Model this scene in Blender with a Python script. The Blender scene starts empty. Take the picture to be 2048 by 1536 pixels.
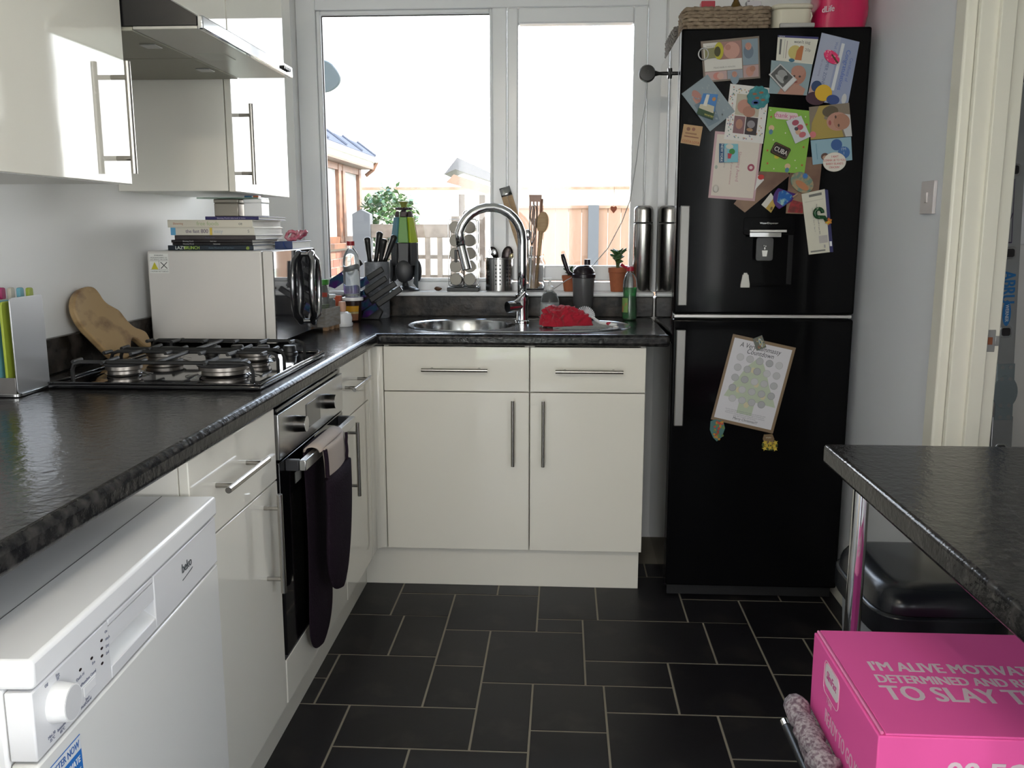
import bpy, bmesh, math, random
from mathutils import Vector, Matrix
R = random.Random(7)
S = bpy.context.scene
COL = S.collection
PI = math.pi

# ------------------------------------------------------------------ camera
cam = bpy.data.cameras.new('camera'); camo = bpy.data.objects.new('camera', cam); COL.objects.link(camo)
cam.sensor_width = 36.0; cam.lens = 1799.1 * 36.0 / 2048.0; cam.clip_start = .02
camo.location = (1.2399, -3.5769, 1.2573)
camo.rotation_mode = 'XYZ'
camo.rotation_euler = (PI/2 - .1719, .0003, .0569)
S.camera = camo
# ------------------------------------------------------------------ sky, sun, exposure
W = bpy.data.worlds.new('sky'); S.world = W; W.use_nodes = True
bg = W.node_tree.nodes['Background']; bg.inputs[0].default_value = (.91, .955, 1.0, 1); bg.inputs[1].default_value = 7.0
_n = W.node_tree.nodes; _l = W.node_tree.links
_tc = _n.new('ShaderNodeTexCoord'); _sx = _n.new('ShaderNodeSeparateXYZ'); _rp = _n.new('ShaderNodeValToRGB')   # clear-day sky: white at the horizon, blue overhead
_rp.color_ramp.elements[0].position = .08; _rp.color_ramp.elements[0].color = (1, 1, .98, 1)
_rp.color_ramp.elements[1].position = .75; _rp.color_ramp.elements[1].color = (.50, .70, 1.0, 1)
_l.new(_tc.outputs['Generated'], _sx.inputs[0]); _l.new(_sx.outputs[2], _rp.inputs[0]); _l.new(_rp.outputs[0], bg.inputs[0])
sun = bpy.data.lights.new('sun', 'SUN'); sun.energy = 11; sun.angle = .01; sun.color = (1, .9, .76)
suno = bpy.data.objects.new('sun', sun); COL.objects.link(suno)
suno.rotation_euler = Vector((-.78, -.13, -.60)).to_track_quat('-Z', 'Y').to_euler()
for nm, loc, rot, sx, sy in (('portal_kitchen_window', (.9, .17, 1.58), (-PI/2, 0, 0), 1.5, 1.15),
                             ('portal_rear_fill_opening', (.75, -6.02, 1.05), (PI/2, 0, 0), 1.3, 2.1),  # unseen rear opening, added for fill daylight
                             ('portal_side_fill_opening', (2.28, -3.87, 1.32), (0, PI/2, 0), 1.25, 1.15)):  # opening out of view in the right wall, added for side fill
    pl = bpy.data.lights.new(nm, 'AREA'); pl.shape = 'RECTANGLE'; pl.size = sx; pl.size_y = sy; pl.cycles.is_portal = True
    po = bpy.data.objects.new(nm, pl); COL.objects.link(po); po.location = loc; po.rotation_euler = rot
vs = S.view_settings; vs.view_transform = 'Standard'; vs.look = 'None'; vs.gamma = 1; vs.use_curve_mapping = False
vs.exposure = 0.30

# ------------------------------------------------------------------ materials
M = {}
def mat(n, c, rough=.5, metal=0., spec=.5, coat=0., trans=0., ior=1.45, noise=None, bump=None, alpha=1., aniso=None, emit=None, coord='Object', sheen=0.):
    """noise = (scale, colour2, low, high[, detail]); bump = (scale, strength[, stretch])"""
    if n in M: return M[n]
    m = bpy.data.materials.new(n); m.use_nodes = True; nt = m.node_tree; b = nt.nodes['Principled BSDF']
    def S_(k, v):
        if k in b.inputs: b.inputs[k].default_value = v
    S_('Base Color', (*c, 1)); S_('Roughness', rough); S_('Metallic', metal); S_('Specular IOR Level', spec)
    S_('Coat Weight', coat); S_('Coat Roughness', .03); S_('Transmission Weight', trans); S_('IOR', ior); S_('Alpha', alpha)
    if sheen: S_('Sheen Weight', sheen)
    if emit: S_('Emission Color', (*emit[:3], 1)); S_('Emission Strength', emit[3])
    tc = nt.nodes.new('ShaderNodeTexCoord') if (noise or bump) else None
    def vec(stretch):
        mp = nt.nodes.new('ShaderNodeMapping'); nt.links.new(tc.outputs[coord], mp.inputs[0])
        mp.inputs['Scale'].default_value = stretch; return mp.outputs[0]
    if noise:
        sc, c2, lo, hi = noise[:4]
        tx = nt.nodes.new('ShaderNodeTexNoise'); tx.inputs['Scale'].default_value = sc; tx.inputs['Detail'].default_value = noise[4] if len(noise) > 4 else 5
        nt.links.new(vec(noise[5] if len(noise) > 5 else (1, 1, 1)), tx.inputs['Vector'])
        rp = nt.nodes.new('ShaderNodeValToRGB'); rp.color_ramp.elements[0].position = lo; rp.color_ramp.elements[1].position = hi
        rp.color_ramp.elements[0].color = (*c, 1); rp.color_ramp.elements[1].color = (*c2, 1)
        nt.links.new(tx.outputs[0], rp.inputs[0]); nt.links.new(rp.outputs[0], b.inputs['Base Color'])
    if bump:
        tx = nt.nodes.new('ShaderNodeTexNoise'); tx.inputs['Scale'].default_value = bump[0]; tx.inputs['Detail'].default_value = 3
        nt.links.new(vec(bump[2] if len(bump) > 2 else (1, 1, 1)), tx.inputs['Vector'])
        bp = nt.nodes.new('ShaderNodeBump'); bp.inputs['Strength'].default_value = bump[1]; bp.inputs['Distance'].default_value = .002
        nt.links.new(tx.outputs[0], bp.inputs['Height']); nt.links.new(bp.outputs[0], b.inputs['Normal'])
    M[n] = m; return m
def pane_mat(n, tint=(1, 1, 1), gloss=.05):
    if n in M: return M[n]
    m = bpy.data.materials.new(n); m.use_nodes = True; nt = m.node_tree; nt.nodes.clear()
    o = nt.nodes.new('ShaderNodeOutputMaterial'); mx = nt.nodes.new('ShaderNodeMixShader'); t = nt.nodes.new('ShaderNodeBsdfTransparent')
    g = nt.nodes.new('ShaderNodeBsdfGlossy'); fr = nt.nodes.new('ShaderNodeFresnel'); fr.inputs[0].default_value = 1.45
    t.inputs[0].default_value = (*tint, 1); g.inputs['Roughness'].default_value = gloss
    nt.links.new(fr.outputs[0], mx.inputs[0]); nt.links.new(t.outputs[0], mx.inputs[1]); nt.links.new(g.outputs[0], mx.inputs[2]); nt.links.new(mx.outputs[0], o.inputs[0])
    M[n] = m; return m
flat_n = [0]
def ink(c, rough=.5):
    return mat('print_%02x%02x%02x_%d' % (*[int(x*255) for x in c], int(rough*100)), c, rough)

WHITE_GLOSS = mat('white_gloss_door', (.80, .77, .69), .035, coat=.2, bump=(14, .03))
CARCASS = mat('white_carcass', (.84, .81, .74), .3)
WORKTOP = mat('dark_worktop', (.010, .010, .011), .17, spec=.28, noise=(55, (.045, .042, .040), .42, .72, 8), bump=(75, .5, (1, 1, 1)))
UPSTAND = mat('dark_upstand', (.011, .010, .009), .25, spec=.22, noise=(16, (.075, .062, .052), .42, .72, 10), bump=(60, .35))
STEEL = mat('brushed_steel', (.50, .50, .50), .27, 1.0, bump=(60, .03, (1, 14, 1)))
HANDLE = mat('satin_nickel', (.42, .40, .37), .24, 1.0)
CHROME = mat('chrome', (.72, .72, .73), .06, 1.0)
SINK = mat('sink_steel', (.55, .56, .57), .17, 1.0)
SILVER = mat('silver_paint', (.42, .42, .42), .32, .6)
GREYSIDE = mat('grey_enamel', (.66, .635, .60), .35, .1)
BLACKGLOSS = mat('black_gloss', (.004, .004, .005), .06, spec=.5, coat=.3)
FRIDGE = mat('fridge_black', (.0035, .0035, .004), .08, spec=.10, bump=(3, .02))
FRIDGESIDE = mat('fridge_side_gloss', (.006, .006, .007), .05, spec=.9, coat=1.0)
BLACK = mat('black_plastic', (.012, .012, .013), .38)
DARKGREY = mat('dark_grey_plastic', (.030, .031, .035), .4)
IRON = mat('cast_iron', (.012, .012, .012), .45, bump=(200, .1))
WHITEPL = mat('white_plastic', (.80, .80, .80), .3)
UPVC = mat('white_upvc', (.86, .87, .89), .22)
PAINT = mat('white_wall_paint', (.86, .855, .84), .45, bump=(300, .05))
PAINT_BLUELIT = mat('white_wall_paint_bluelit', (.80, .825, .875), .5, bump=(300, .05))  # white wall with the blue of the daylight mixed into its colour
GLOSSPAINT = mat('cream_gloss_paint', (.82, .80, .71), .25)
CEIL = mat('ceiling_paint', (.85, .85, .84), .8)
GLASS = mat('clear_glass', (1, 1, 1), .02, trans=1.0, ior=1.45)
CLEARPL = mat('clear_plastic', (.86, .9, .92), .05, trans=.95, ior=1.35)
PANE = pane_mat('window_glass')
PAPER = mat('page_paper', (.78, .76, .70), .7, bump=(150, .3, (1, 1, 12)))
WOOD = mat('chopping_board_wood', (.46, .31, .15), .5, noise=(11, (.16, .08, .04), .50, .74, 9, (1, 1, 2)), bump=(40, .1, (1, 1, 5)))
PALEWOOD = mat('pale_utensil_wood', (.52, .36, .20), .55, noise=(20, (.40, .26, .14), .3, .8, 4, (1, 1, 6)))
TERRA = mat('terracotta', (.45, .14, .06), .7, noise=(30, (.36, .11, .05), .3, .7))
TILE = [mat('slate_tile_%d' % i, (.009 + .002*i, .0082 + .002*i, .0105 + .002*i), .38 + .03*i, spec=.3,
            noise=(5 + i, (.046, .040, .036), .56, .86, 10), bump=(30, .10)) for i in range(3)]
GROUT = mat('tile_grout', (.27, .24, .19), .85)

# ------------------------------------------------------------------ mesh builder
class MB:
    def __init__(s): s.v = []; s.f = []
    def add(s, vs, fs):
        o = len(s.v); s.v += [Vector(v) for v in vs]; s.f += [tuple(i + o for i in f) for f in fs]; return s
    def box(s, x0, x1, y0, y1, z0, z1):
        return s.add([(x0,y0,z0),(x1,y0,z0),(x1,y1,z0),(x0,y1,z0),(x0,y0,z1),(x1,y0,z1),(x1,y1,z1),(x0,y1,z1)],
                     [(0,3,2,1),(4,5,6,7),(0,1,5,4),(1,2,6,5),(2,3,7,6),(3,0,4,7)])
    def cyl(s, a, b, r, r2=None, n=16):
        a = Vector(a); b = Vector(b); r2 = r if r2 is None else r2; d = (b - a).normalized()
        u = d.orthogonal().normalized(); w = d.cross(u)
        vs = [a + (u*math.cos(t*2*PI/n) + w*math.sin(t*2*PI/n))*r for t in range(n)] + [b + (u*math.cos(t*2*PI/n) + w*math.sin(t*2*PI/n))*r2 for t in range(n)]
        fs = [(i, (i+1) % n, n + (i+1) % n, n + i) for i in range(n)] + [tuple(range(n))[::-1], tuple(range(n, 2*n))]
        return s.add(vs, fs)
    def tube(s, pts, r, n=8, closed=False):
        P = [Vector(p) for p in pts]; k = len(P); rr = r if isinstance(r, (list, tuple)) else [r]*k
        up = None; vs = []
        for i in range(k):
            a = P[(i-1) % k] if (closed or i > 0) else P[i]; b = P[(i+1) % k] if (closed or i < k-1) else P[i]
            d = (b - a).normalized()
            if up is None: up = d.orthogonal().normalized()
            up = (up - d*up.dot(d)); up = up.normalized() if up.length > 1e-6 else d.orthogonal().normalized()
            w = d.cross(up)
            vs += [P[i] + (up*math.cos(t*2*PI/n) + w*math.sin(t*2*PI/n))*rr[i] for t in range(n)]
        fs = []
        for i in range(k if closed else k-1):
            j = (i+1) % k
            fs += [(i*n + t, i*n + (t+1) % n, j*n + (t+1) % n, j*n + t) for t in range(n)]
        if not closed: fs += [tuple(range(n))[::-1], tuple(range((k-1)*n, k*n))]
        return s.add(vs, fs)
    def lathe(s, prof, c=(0, 0, 0), n=24, sx=1., sy=1.):
        c = Vector(c); vs = []; ring = []
        for r, z in prof:
            if r < 1e-6: ring.append([len(vs)]); vs.append(c + Vector((0, 0, z)))
            else:
                ring.append(list(range(len(vs), len(vs) + n)))
                vs += [c + Vector((r*sx*math.cos(t*2*PI/n), r*sy*math.sin(t*2*PI/n), z)) for t in range(n)]
        fs = []
        for a, b in zip(ring, ring[1:]):
            for t in range(n):
                q = [a[t % len(a)], a[(t+1) % len(a)], b[(t+1) % len(b)], b[t % len(b)]]
                q2 = []
                for i in q:
                    if i not in q2: q2.append(i)
                if len(q2) > 2: fs.append(tuple(q2))
        for e, rv in ((ring[0], True), (ring[-1], False)):
            if len(e) > 2: fs.append(tuple(e[::-1] if rv else e))
        return s.add(vs, fs)
    def prism(s, pts, o, u, v, d):
        """polygon pts in (u,v) at o, extruded by d along u x v"""
        o = Vector(o); u = Vector(u); v = Vector(v); nn = u.cross(v).normalized()*d; n = len(pts)
        vs = [o + u*a + v*b for a, b in pts] + [o + u*a + v*b + nn for a, b in pts]
        fs = [tuple(range(n))[::-1], tuple(range(n, 2*n))] + [(i, (i+1) % n, n + (i+1) % n, n + i) for i in range(n)]
        return s.add(vs, fs)
    def ball(s, c, r, n=14, m=9):
        c = Vector(c); r = Vector(r) if isinstance(r, (tuple, list, Vector)) else Vector((r, r, r))
        k = MB(); k.lathe([(math.sin(PI*i/m), -math.cos(PI*i/m)) if 0 < i < m else (0, -1 if i == 0 else 1) for i in range(m+1)], n=n)
        return s.add([Vector((p.x*r.x, p.y*r.y, p.z*r.z)) + c for p in k.v], k.f)
    def surf(s, fn, nu, nv, cu=False):
        vs = [fn(i/(nu if cu else nu-1), j/(nv-1)) for i in range(nu) for j in range(nv)]
        fs = [(i*nv + j, ((i+1) % nu)*nv + j, ((i+1) % nu)*nv + j + 1, i*nv + j + 1) for i in range(nu if cu else nu-1) for j in range(nv-1)]
        return s.add(vs, fs)
    def xf(s, mtx): s.v = [mtx @ p for p in s.v]; return s
def ell(a, b, n=20, ca=0, cb=0, t0=0): return [(ca + a*math.cos(t0 + i*2*PI/n), cb + b*math.sin(t0 + i*2*PI/n)) for i in range(n)]
def rrect(w, h, r, n=4, cx=0, cy=0):
    o = []
    for (sx, sy, a0) in ((1, 1, 0), (-1, 1, PI/2), (-1, -1, PI), (1, -1, 1.5*PI)):
        for i in range(n+1):
            a = a0 + i*PI/2/n; o.append((cx + sx*(w/2 - r) + r*math.cos(a), cy + sy*(h/2 - r) + r*math.sin(a)))
    return o

BASE = {}
def wloc(o): return BASE.get(o.name, Vector((0, 0, 0)))
def tag(o, label=None, cat=None, group=None, kind=None):
    if label: o['label'] = label
    if cat: o['category'] = cat
    if group: o['group'] = group
    if kind: o['kind'] = kind
    return o
def thing(name, label, cat, loc=(0, 0, 0), group=None, kind=None):
    o = bpy.data.objects.new(name, None); COL.objects.link(o); o.location = loc; o.empty_display_size = .05
    BASE[o.name] = Vector(loc); return tag(o, label, cat, group, kind)
def obj(name, mb, m, parent=None, smooth=None, bevel=0, seg=2, label=None, cat=None, group=None, kind=None, solid=0, subd=0):
    v = mb.v; lo = Vector((min(p[i] for p in v) for i in range(3))); hi = Vector((max(p[i] for p in v) for i in range(3)))
    c = (lo + hi)/2
    me = bpy.data.meshes.new(name); me.from_pydata([p - c for p in v], [], mb.f); me.validate()
    bm = bmesh.new(); bm.from_mesh(me); bmesh.ops.recalc_face_normals(bm, faces=bm.faces); bm.to_mesh(me); bm.free()
    o = bpy.data.objects.new(name, me); COL.objects.link(o); me.materials.append(m)
    if parent is not None: o.parent = parent; o.location = c - wloc(parent)
    else: o.location = c
    BASE[o.name] = c
    if solid:
        q = o.modifiers.new('solid', 'SOLIDIFY'); q.thickness = solid; q.offset = 0
    if bevel:
        q = o.modifiers.new('bevel', 'BEVEL'); q.width = bevel; q.segments = seg; q.limit_method = 'ANGLE'; q.angle_limit = .7; q.harden_normals = False
    if subd:
        q = o.modifiers.new('sub', 'SUBSURF'); q.levels = subd; q.render_levels = subd
    if smooth or bevel or subd:
        for p in me.polygons: p.use_smooth = True
        me.set_sharp_from_angle(angle=smooth if isinstance(smooth, float) else (1.05 if bevel else .8))
        if subd: me.set_sharp_from_angle(angle=3.1)
    return tag(o, label, cat, group, kind)
def copy_tree(o, loc, label=None, group=None, parent=None, rotz=None, top=True):
    c = o.copy(); COL.objects.link(c)
    if top:
        c.location = loc
        if rotz is not None: c.rotation_euler = (0, 0, rotz)
    if label: c['label'] = label
    if group: c['group'] = group
    if parent is not None: c.parent = parent
    for ch in list(o.children): copy_tree(ch, None, parent=c, top=False)
    return c
def frame(o, right, up):
    r = Vector(right).normalized(); u = Vector(up).normalized(); n = r.cross(u)
    return Matrix(((r.x, u.x, n.x, o[0]), (r.y, u.y, n.y, o[1]), (r.z, u.z, n.z, o[2]), (0, 0, 0, 1)))
def text(body, size, m, parent, o, right, up, name='lettering', align='LEFT', bold=0., space=1., sx=1., ext=.0002, shear=0.):
    cu = bpy.data.curves.new('t', 'FONT'); cu.body = body; cu.size = size; cu.align_x = align; cu.align_y = 'CENTER'; cu.extrude = ext
    cu.space_character = space; cu.shear = shear; cu.resolution_u = 3
    t = bpy.data.objects.new('t', cu); COL.objects.link(t)
    dg = bpy.context.evaluated_depsgraph_get(); me = bpy.data.meshes.new_from_object(t.evaluated_get(dg))
    bpy.data.objects.remove(t); bpy.data.curves.remove(cu)
    k = MB(); k.add([Vector((p.co.x*sx, p.co.y, p.co.z)) for p in me.vertices], [tuple(p.vertices) for p in me.polygons]); bpy.data.meshes.remove(me)
    if not k.v: return None
    if bold > .009:
        base = list(k.v); fc = list(k.f)
        for j, q in enumerate((-1, 1)):
            k.add([p + Vector((q*bold*size*.9, 0, .00006*(j + 1))) for p in base], fc)
    k.xf(frame(o, right, up))
    return obj(name, k, m, parent)
def bar_handle(p0, p1, n, parent, off=.035, r=.0062):
    p0 = Vector(p0); p1 = Vector(p1); n = Vector(n); k = MB(); k.cyl(p0 + n*off, p1 + n*off, r, n=12)
    for t in (.14, .86):
        q = p0.lerp(p1, t); k.cyl(q, q + n*off, r*.8, n=10)
    return obj('handle', k, HANDLE, parent, smooth=True)
YN = (0, -1, 0)

# ================================================================== ROOM SHELL
k = MB().box(-.1, 3.4, -6.3, .2, -.10, -.0010)
floor = obj('floor', k, GROUT, kind='structure')
BT = [(.68,.874,-.815,-.63),(.874,1.165,-.91,-.63),(1.165,1.362,-.815,-.532),(1.165,1.312,-.91,-.815),(1.312,1.70,-1.095,-.812),(1.70,1.847,-1.095,-.812),
      (.874,1.02,-1.147,-.91),(1.02,1.312,-1.24,-.91),(1.312,1.555,-1.24,-1.095),(1.555,1.847,-1.38,-1.095),(.874,1.02,-1.38,-1.147),(1.02,1.165,-1.575,-1.24),
      (1.165,1.362,-1.477,-1.24),(1.362,1.555,-1.38,-1.24),(.68,1.02,-1.575,-1.38),(1.362,1.653,-1.757,-1.38)]
TC = {}
def tile(x0, x1, y0, y1, i):
    x0 = max(x0, .50); x1 = min(x1, 2.197); y0 = max(y0, -4.9); y1 = min(y1, -.30)
    if x1 - x0 < .02 or y1 - y0 < .02: return
    g = .0021; key = (round(x1-x0, 3), round(y1-y0, 3), i % 3); w = (x1-x0)/2 - g; h = (y1-y0)/2 - g
    if key not in TC:
        me = bpy.data.meshes.new('tile'); b = .002
        me.from_pydata([(-w,-h,-.008),(w,-h,-.008),(w,h,-.008),(-w,h,-.008),(-w,-h,-.0015),(w,-h,-.0015),(w,h,-.0015),(-w,h,-.0015),(-w+b,-h+b,0),(w-b,-h+b,0),(w-b,h-b,0),(-w+b,h-b,0)], [],
                       [(0,1,5,4),(1,2,6,5),(2,3,7,6),(3,0,4,7),(4,5,9,8),(5,6,10,9),(6,7,11,10),(7,4,8,11),(8,9,10,11)])
        me.materials.append(TILE[i % 3]); TC[key] = me
    o = bpy.data.objects.new('tile', TC[key]); COL.objects.link(o); o.parent = floor
    o.location = Vector(((x0+x1)/2, (y0+y1)/2, 0)) - wloc(floor)
n = 0
for ix in range(-1, 3):
    for iy in range(-1, 5):
        for j, (a, b, c, d) in enumerate(BT):
            tile(a + ix*.973, b + ix*.973, c - iy*.945, d - iy*.945, j*2 + ix + iy); n += 1

obj('wall_left', MB().box(-.12, 0, -6.2, .2, -.006, 2.45), PAINT, kind='structure')
WX0, WX1, WZ0, WZ1 = .185, 1.625, 1.003, 2.135
k = MB().box(0, WX0, 0, .14, 0, 2.4).box(WX1, 2.2, 0, .14, 0, 2.4).box(WX0, WX1, 0, .14, 0, WZ0 - .02).box(WX0, WX1, 0, .14, WZ1, 2.4)
obj('wall_back', k, PAINT, kind='structure')
DY0, DY1, DZ = -2.07, -1.31, 2.02
k = MB().box(2.2, 2.30, DY1 + .02, .2, 0, 2.4).box(2.2, 2.30, -3.3, DY0, 0, 2.4).box(2.2, 2.30, DY0, DY1 + .02, DZ + .02, 2.4).box(2.2, 2.30, -6.2, -4.45, 0, 2.4).box(2.2, 2.30, -4.45, -3.3, 0, .7).box(2.2, 2.30, -4.45, -3.3, 1.95, 2.4)  # gap behind the camera added to light the left-hand fronts
wr = obj('wall_right', k, PAINT_BLUELIT, kind='structure')
obj('ceiling', MB().box(-.12, 3.5, -6.3, .2, 2.4, 2.5), CEIL, kind='structure')
k = MB().box(0, .1, -6.2, -6.05, 0, 2.4).box(1.3, 2.2, -6.2, -6.05, 0, 2.4).box(.1, 1.3, -6.2, -6.05, 2.12, 2.4)  # unseen wall; its gap is put in and sized for fill light
obj('wall_rear', k, PAINT, kind='structure')
obj('baseboard_right', MB().box(2.183, 2.199, -1.22, -.02, 0, .085), GLOSSPAINT, bevel=.004, kind='structure')
obj('trim_1', MB().box(.0005, .018, -3.4, -.001, .911, .996), UPSTAND, bevel=.003, kind='structure')
obj('trim_2', MB().box(.019, 1.592, -.019, -.0005, .911, .990), UPSTAND, bevel=.003, kind='structure')
# hall beyond the doorway
obj('wall_hall_back', MB().box(2.30, 2.48, -.42, -.32, 0, 2.4).box(2.80, 3.3, -.42, -.32, 0, 2.4).box(2.48, 2.80, -.42, -.32, 0, 1.20).box(2.48, 2.80, -.42, -.32, 1.80, 2.4), PAINT, kind='structure')
obj('wall_hall_side', MB().box(3.3, 3.4, -2.85, -.32, 0, 2.4), PAINT, kind='structure')
obj('wall_hall_front', MB().box(2.30, 3.3, -2.85, -2.75, 0, 2.4), PAINT, kind='structure')
# hall window blind
w2 = thing('window_2', None, None, (2.9, -.37, .95), kind='structure')
obj('window_frame', MB().box(2.48, 2.51, -.40, -.36, 1.20, 1.80).box(2.77, 2.80, -.40, -.36, 1.20, 1.80).box(2.51, 2.77, -.40, -.36, 1.20, 1.23).box(2.51, 2.77, -.40, -.36, 1.77, 1.80), UPVC, w2, bevel=.004)
obj('pane', MB().box(2.51, 2.77, -.385, -.38, 1.23, 1.77), PANE, w2)

# ---- kitchen window
win = thing('window_1', None, None, (.9, .10, 1.003), kind='structure')
fy0, fy1 = .07, .135
k = MB().box(WX0, .262, fy0, fy1, WZ0, WZ1).box(1.555, WX1, fy0, fy1, WZ0, WZ1).box(.262, 1.555, fy0, fy1, 2.092, WZ1).box(.262, 1.555, fy0, fy1, WZ0, 1.042)
obj('window_frame', k, UPVC, win, bevel=.004)
obj('mullion', MB().box(.955, 1.012, fy0, fy1, 1.042, 2.092), UPVC, win, bevel=.005)
# glazing beads of the fixed pane
k = MB()
for a in ((.262, .280, 1.042, 2.092), (.944, .955, 1.042, 2.092), (.280, .944, 2.076, 2.092), (.280, .944, 1.042, 1.056)):
    k.box(a[0], a[1], fy0 + .012, fy1 - .02, a[2], a[3])
obj('glazing_bead', k, UPVC, win, bevel=.005)
obj('gasket', MB().box(.2795, .2835, fy0+.03, fy0+.04, 1.056, 2.076).box(.2835, .944, fy0+.03, fy0+.04, 2.073, 2.0765), BLACK, win)
obj('pane', MB().box(.281, .9435, .108, .112, 1.0565, 2.0755), PANE, win)
sash = obj('sash', MB().box(1.014, 1.057, fy0 - .012, fy0 + .05, 1.048, 2.088).box(1.5, 1.553, fy0 - .012, fy0 + .05, 1.048, 2.088)
           .box(1.057, 1.5, fy0 - .012, fy0 + .05, 2.03, 2.088).box(1.057, 1.5, fy0 - .012, fy0 + .05, 1.048, 1.108), UPVC, win, bevel=.006)
obj('pane', MB().box(1.0575, 1.4995, .10, .104, 1.1085, 2.0295), PANE, sash)
obj('window_sill', MB().box(WX0, 1.594, -.035, .069, .9905, 1.009), UPVC, win, bevel=.006)

# ---- doorway to the hall
dr = thing('door_1', None, None, (2.26, -1.31, 0), kind='structure')
k = MB().box(2.175, 2.199, -1.305, -1.235, .0, DZ + .06).box(2.170, 2.199, -1.312, -1.29, .0, DZ + .06)
obj('architrave', k, GLOSSPAINT, dr, bevel=.006)
k = MB().box(2.195, 2.305, -1.33, -1.312, 0, DZ).box(2.195, 2.305, DY0, DY0 + .018, 0, DZ).box(2.195, 2.305, DY0, -1.312, DZ, DZ + .018)
obj('door_lining', k, GLOSSPAINT, dr, bevel=.003)
obj('door_stop', MB().box(2.235, 2.270, -1.345, -1.330, 0, DZ), GLOSSPAINT, dr, bevel=.002)
sp = obj('strike_plate', MB().box(2.270, 2.293, -1.3335, -1.3305, .958, 1.012).box(2.293, 2.303, -1.3335, -1.3305, .973, .997), SILVER, dr, bevel=.001)
obj('latch_hole', MB().box(2.275, 2.286, -1.3345, -1.3336, .976, .994), mat('latch_wood', (.22, .07, .03), .7), sp)

# ================================================================== WORKTOP, CABINETS
def carve(name, mb, cutter, m, **kw):
    a = obj(name, mb, m, **kw); c = obj('cut', cutter, m)
    q = a.modifiers.new('hole', 'BOOLEAN'); q.object = c; q.operation = 'DIFFERENCE'; q.solver = 'EXACT'
    dg = bpy.context.evaluated_depsgraph_get(); me = bpy.data.meshes.new_from_object(a.evaluated_get(dg))
    a.modifiers.clear(); a.data = me; bpy.data.objects.remove(c)
    return a
SX, SY = .885, -.355          # sink bowl centre
k = MB().prism([(0, -3.35), (.62, -3.35), (.62, -.62), (1.592, -.62), (1.592, 0), (0, 0)], (0, 0, .87), (1, 0, 0), (0, 1, 0), .04)
k.v = [Vector((max(p.x, .001), min(p.y, -.001), p.z)) for p in k.v]
wt = carve('worktop', k, MB().cyl((SX, SY, .8), (SX, SY, 1.0), .196, n=48), WORKTOP, bevel=.012, seg=5,
           label='long L-shaped black stone-effect worktop running under the window', cat='worktop')

def front_x(name, y0, y1, z0, z1, parent, m=WHITE_GLOSS, x=.60): return obj(name, MB().box(x - .018, x, y0 + .0015, y1 - .0015, z0, z1), m, parent, bevel=.0018)
def front_y(name, x0, x1, z0, z1, parent, m=WHITE_GLOSS, y=-.595): return obj(name, MB().box(x0 + .0015, x1 - .0015, y, y + .018, z0, z1), m, parent, bevel=.0018)
def carc(x0, x1, y0, y1, z0, z1, t=.016, open_='+x'):
    k = MB().box(x0, x1, y0, y1, z0, z0 + t)
    if open_ == '+x': k.box(x0, x1, y0, y0 + t, z0 + t, z1).box(x0, x1, y1 - t, y1, z0 + t, z1).box(x0, x0 + t, y0 + t, y1 - t, z0 + t, z1)
    else: k.box(x0, x0 + t, y0, y1, z0 + t, z1).box(x1 - t, x1, y0, y1, z0 + t, z1).box(x0 + t, x1 - t, y1 - t, y1, z0 + t, z1)
    return k
# base cabinet between dishwasher and oven
c = thing('base_cabinet', 'white gloss base cabinet with drawer, squeezed between dishwasher and oven', 'cabinet', (.3, -1.88, 0), 'white gloss base cabinets')
obj('carcass', carc(.03, .581, -2.118, -1.652, .15, .868), CARCASS, c)
d = front_x('drawer_front', -2.118, -1.65, .70, .862, c); bar_handle((.60, -2.03, .787), (.60, -1.805, .787), (1, 0, 0), d)
d = front_x('door', -2.118, -1.65, .15, .697, c); bar_handle((.60, -1.745, .470), (.60, -1.745, .693), (1, 0, 0), d)
c = thing('base_cabinet', 'narrow white gloss base cabinet with drawer, between oven and corner post', 'cabinet', (.3, -.85, 0), 'white gloss base cabinets')
obj('carcass', carc(.03, .581, -1.046, -.69, .15, .868), CARCASS, c)
d = front_x('drawer_front', -1.047, -.687, .70, .862, c); bar_handle((.60, -1.03, .793), (.60, -.805, .793), (1, 0, 0), d)
d = front_x('door', -1.047, -.687, .15, .697, c); bar_handle((.60, -1.005, .465), (.60, -1.005, .69), (1, 0, 0), d)
obj('corner_post', MB().prism([(.565, -.684), (.60, -.684), (.60, -.608), (.612, -.596), (.632, -.596), (.632, -.57), (.565, -.57)], (0, 0, .15), (1, 0, 0), (0, 1, 0), .714),
    WHITE_GLOSS, bevel=.004, label='white gloss corner post where the two cabinet runs meet', cat='trim post')
c = thing('sink_cabinet', 'wider white gloss cabinet under the sink bowl, beside the corner post', 'cabinet', (.88, -.3, 0), 'white gloss base cabinets')
obj('carcass', carc(.634, 1.128, -.576, -.03, .15, .868, open_='y'), CARCASS, c)
d = front_y('drawer_front', .633, 1.1285, .712, .864, c); bar_handle((.768, -.595, .789), (.99, -.595, .789), YN, d)
d = front_y('door', .633, 1.1285, .152, .709, c); bar_handle((1.074, -.595, .461), (1.074, -.595, .687), YN, d)
c = thing('sink_cabinet', 'narrower white gloss cabinet under the draining board, next to the fridge', 'cabinet', (1.32, -.3, 0), 'white gloss base cabinets')
obj('carcass', carc(1.130, 1.516, -.576, -.03, .15, .868, open_='y'), CARCASS, c)
d = front_y('drawer_front', 1.1295, 1.518, .712, .864, c); bar_handle((1.216, -.595, .787), (1.440, -.595, .787), YN, d)
d = front_y('door', 1.1295, 1.518, .152, .709, c); bar_handle((1.176, -.595, .461), (1.176, -.595, .687), YN, d)
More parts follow.
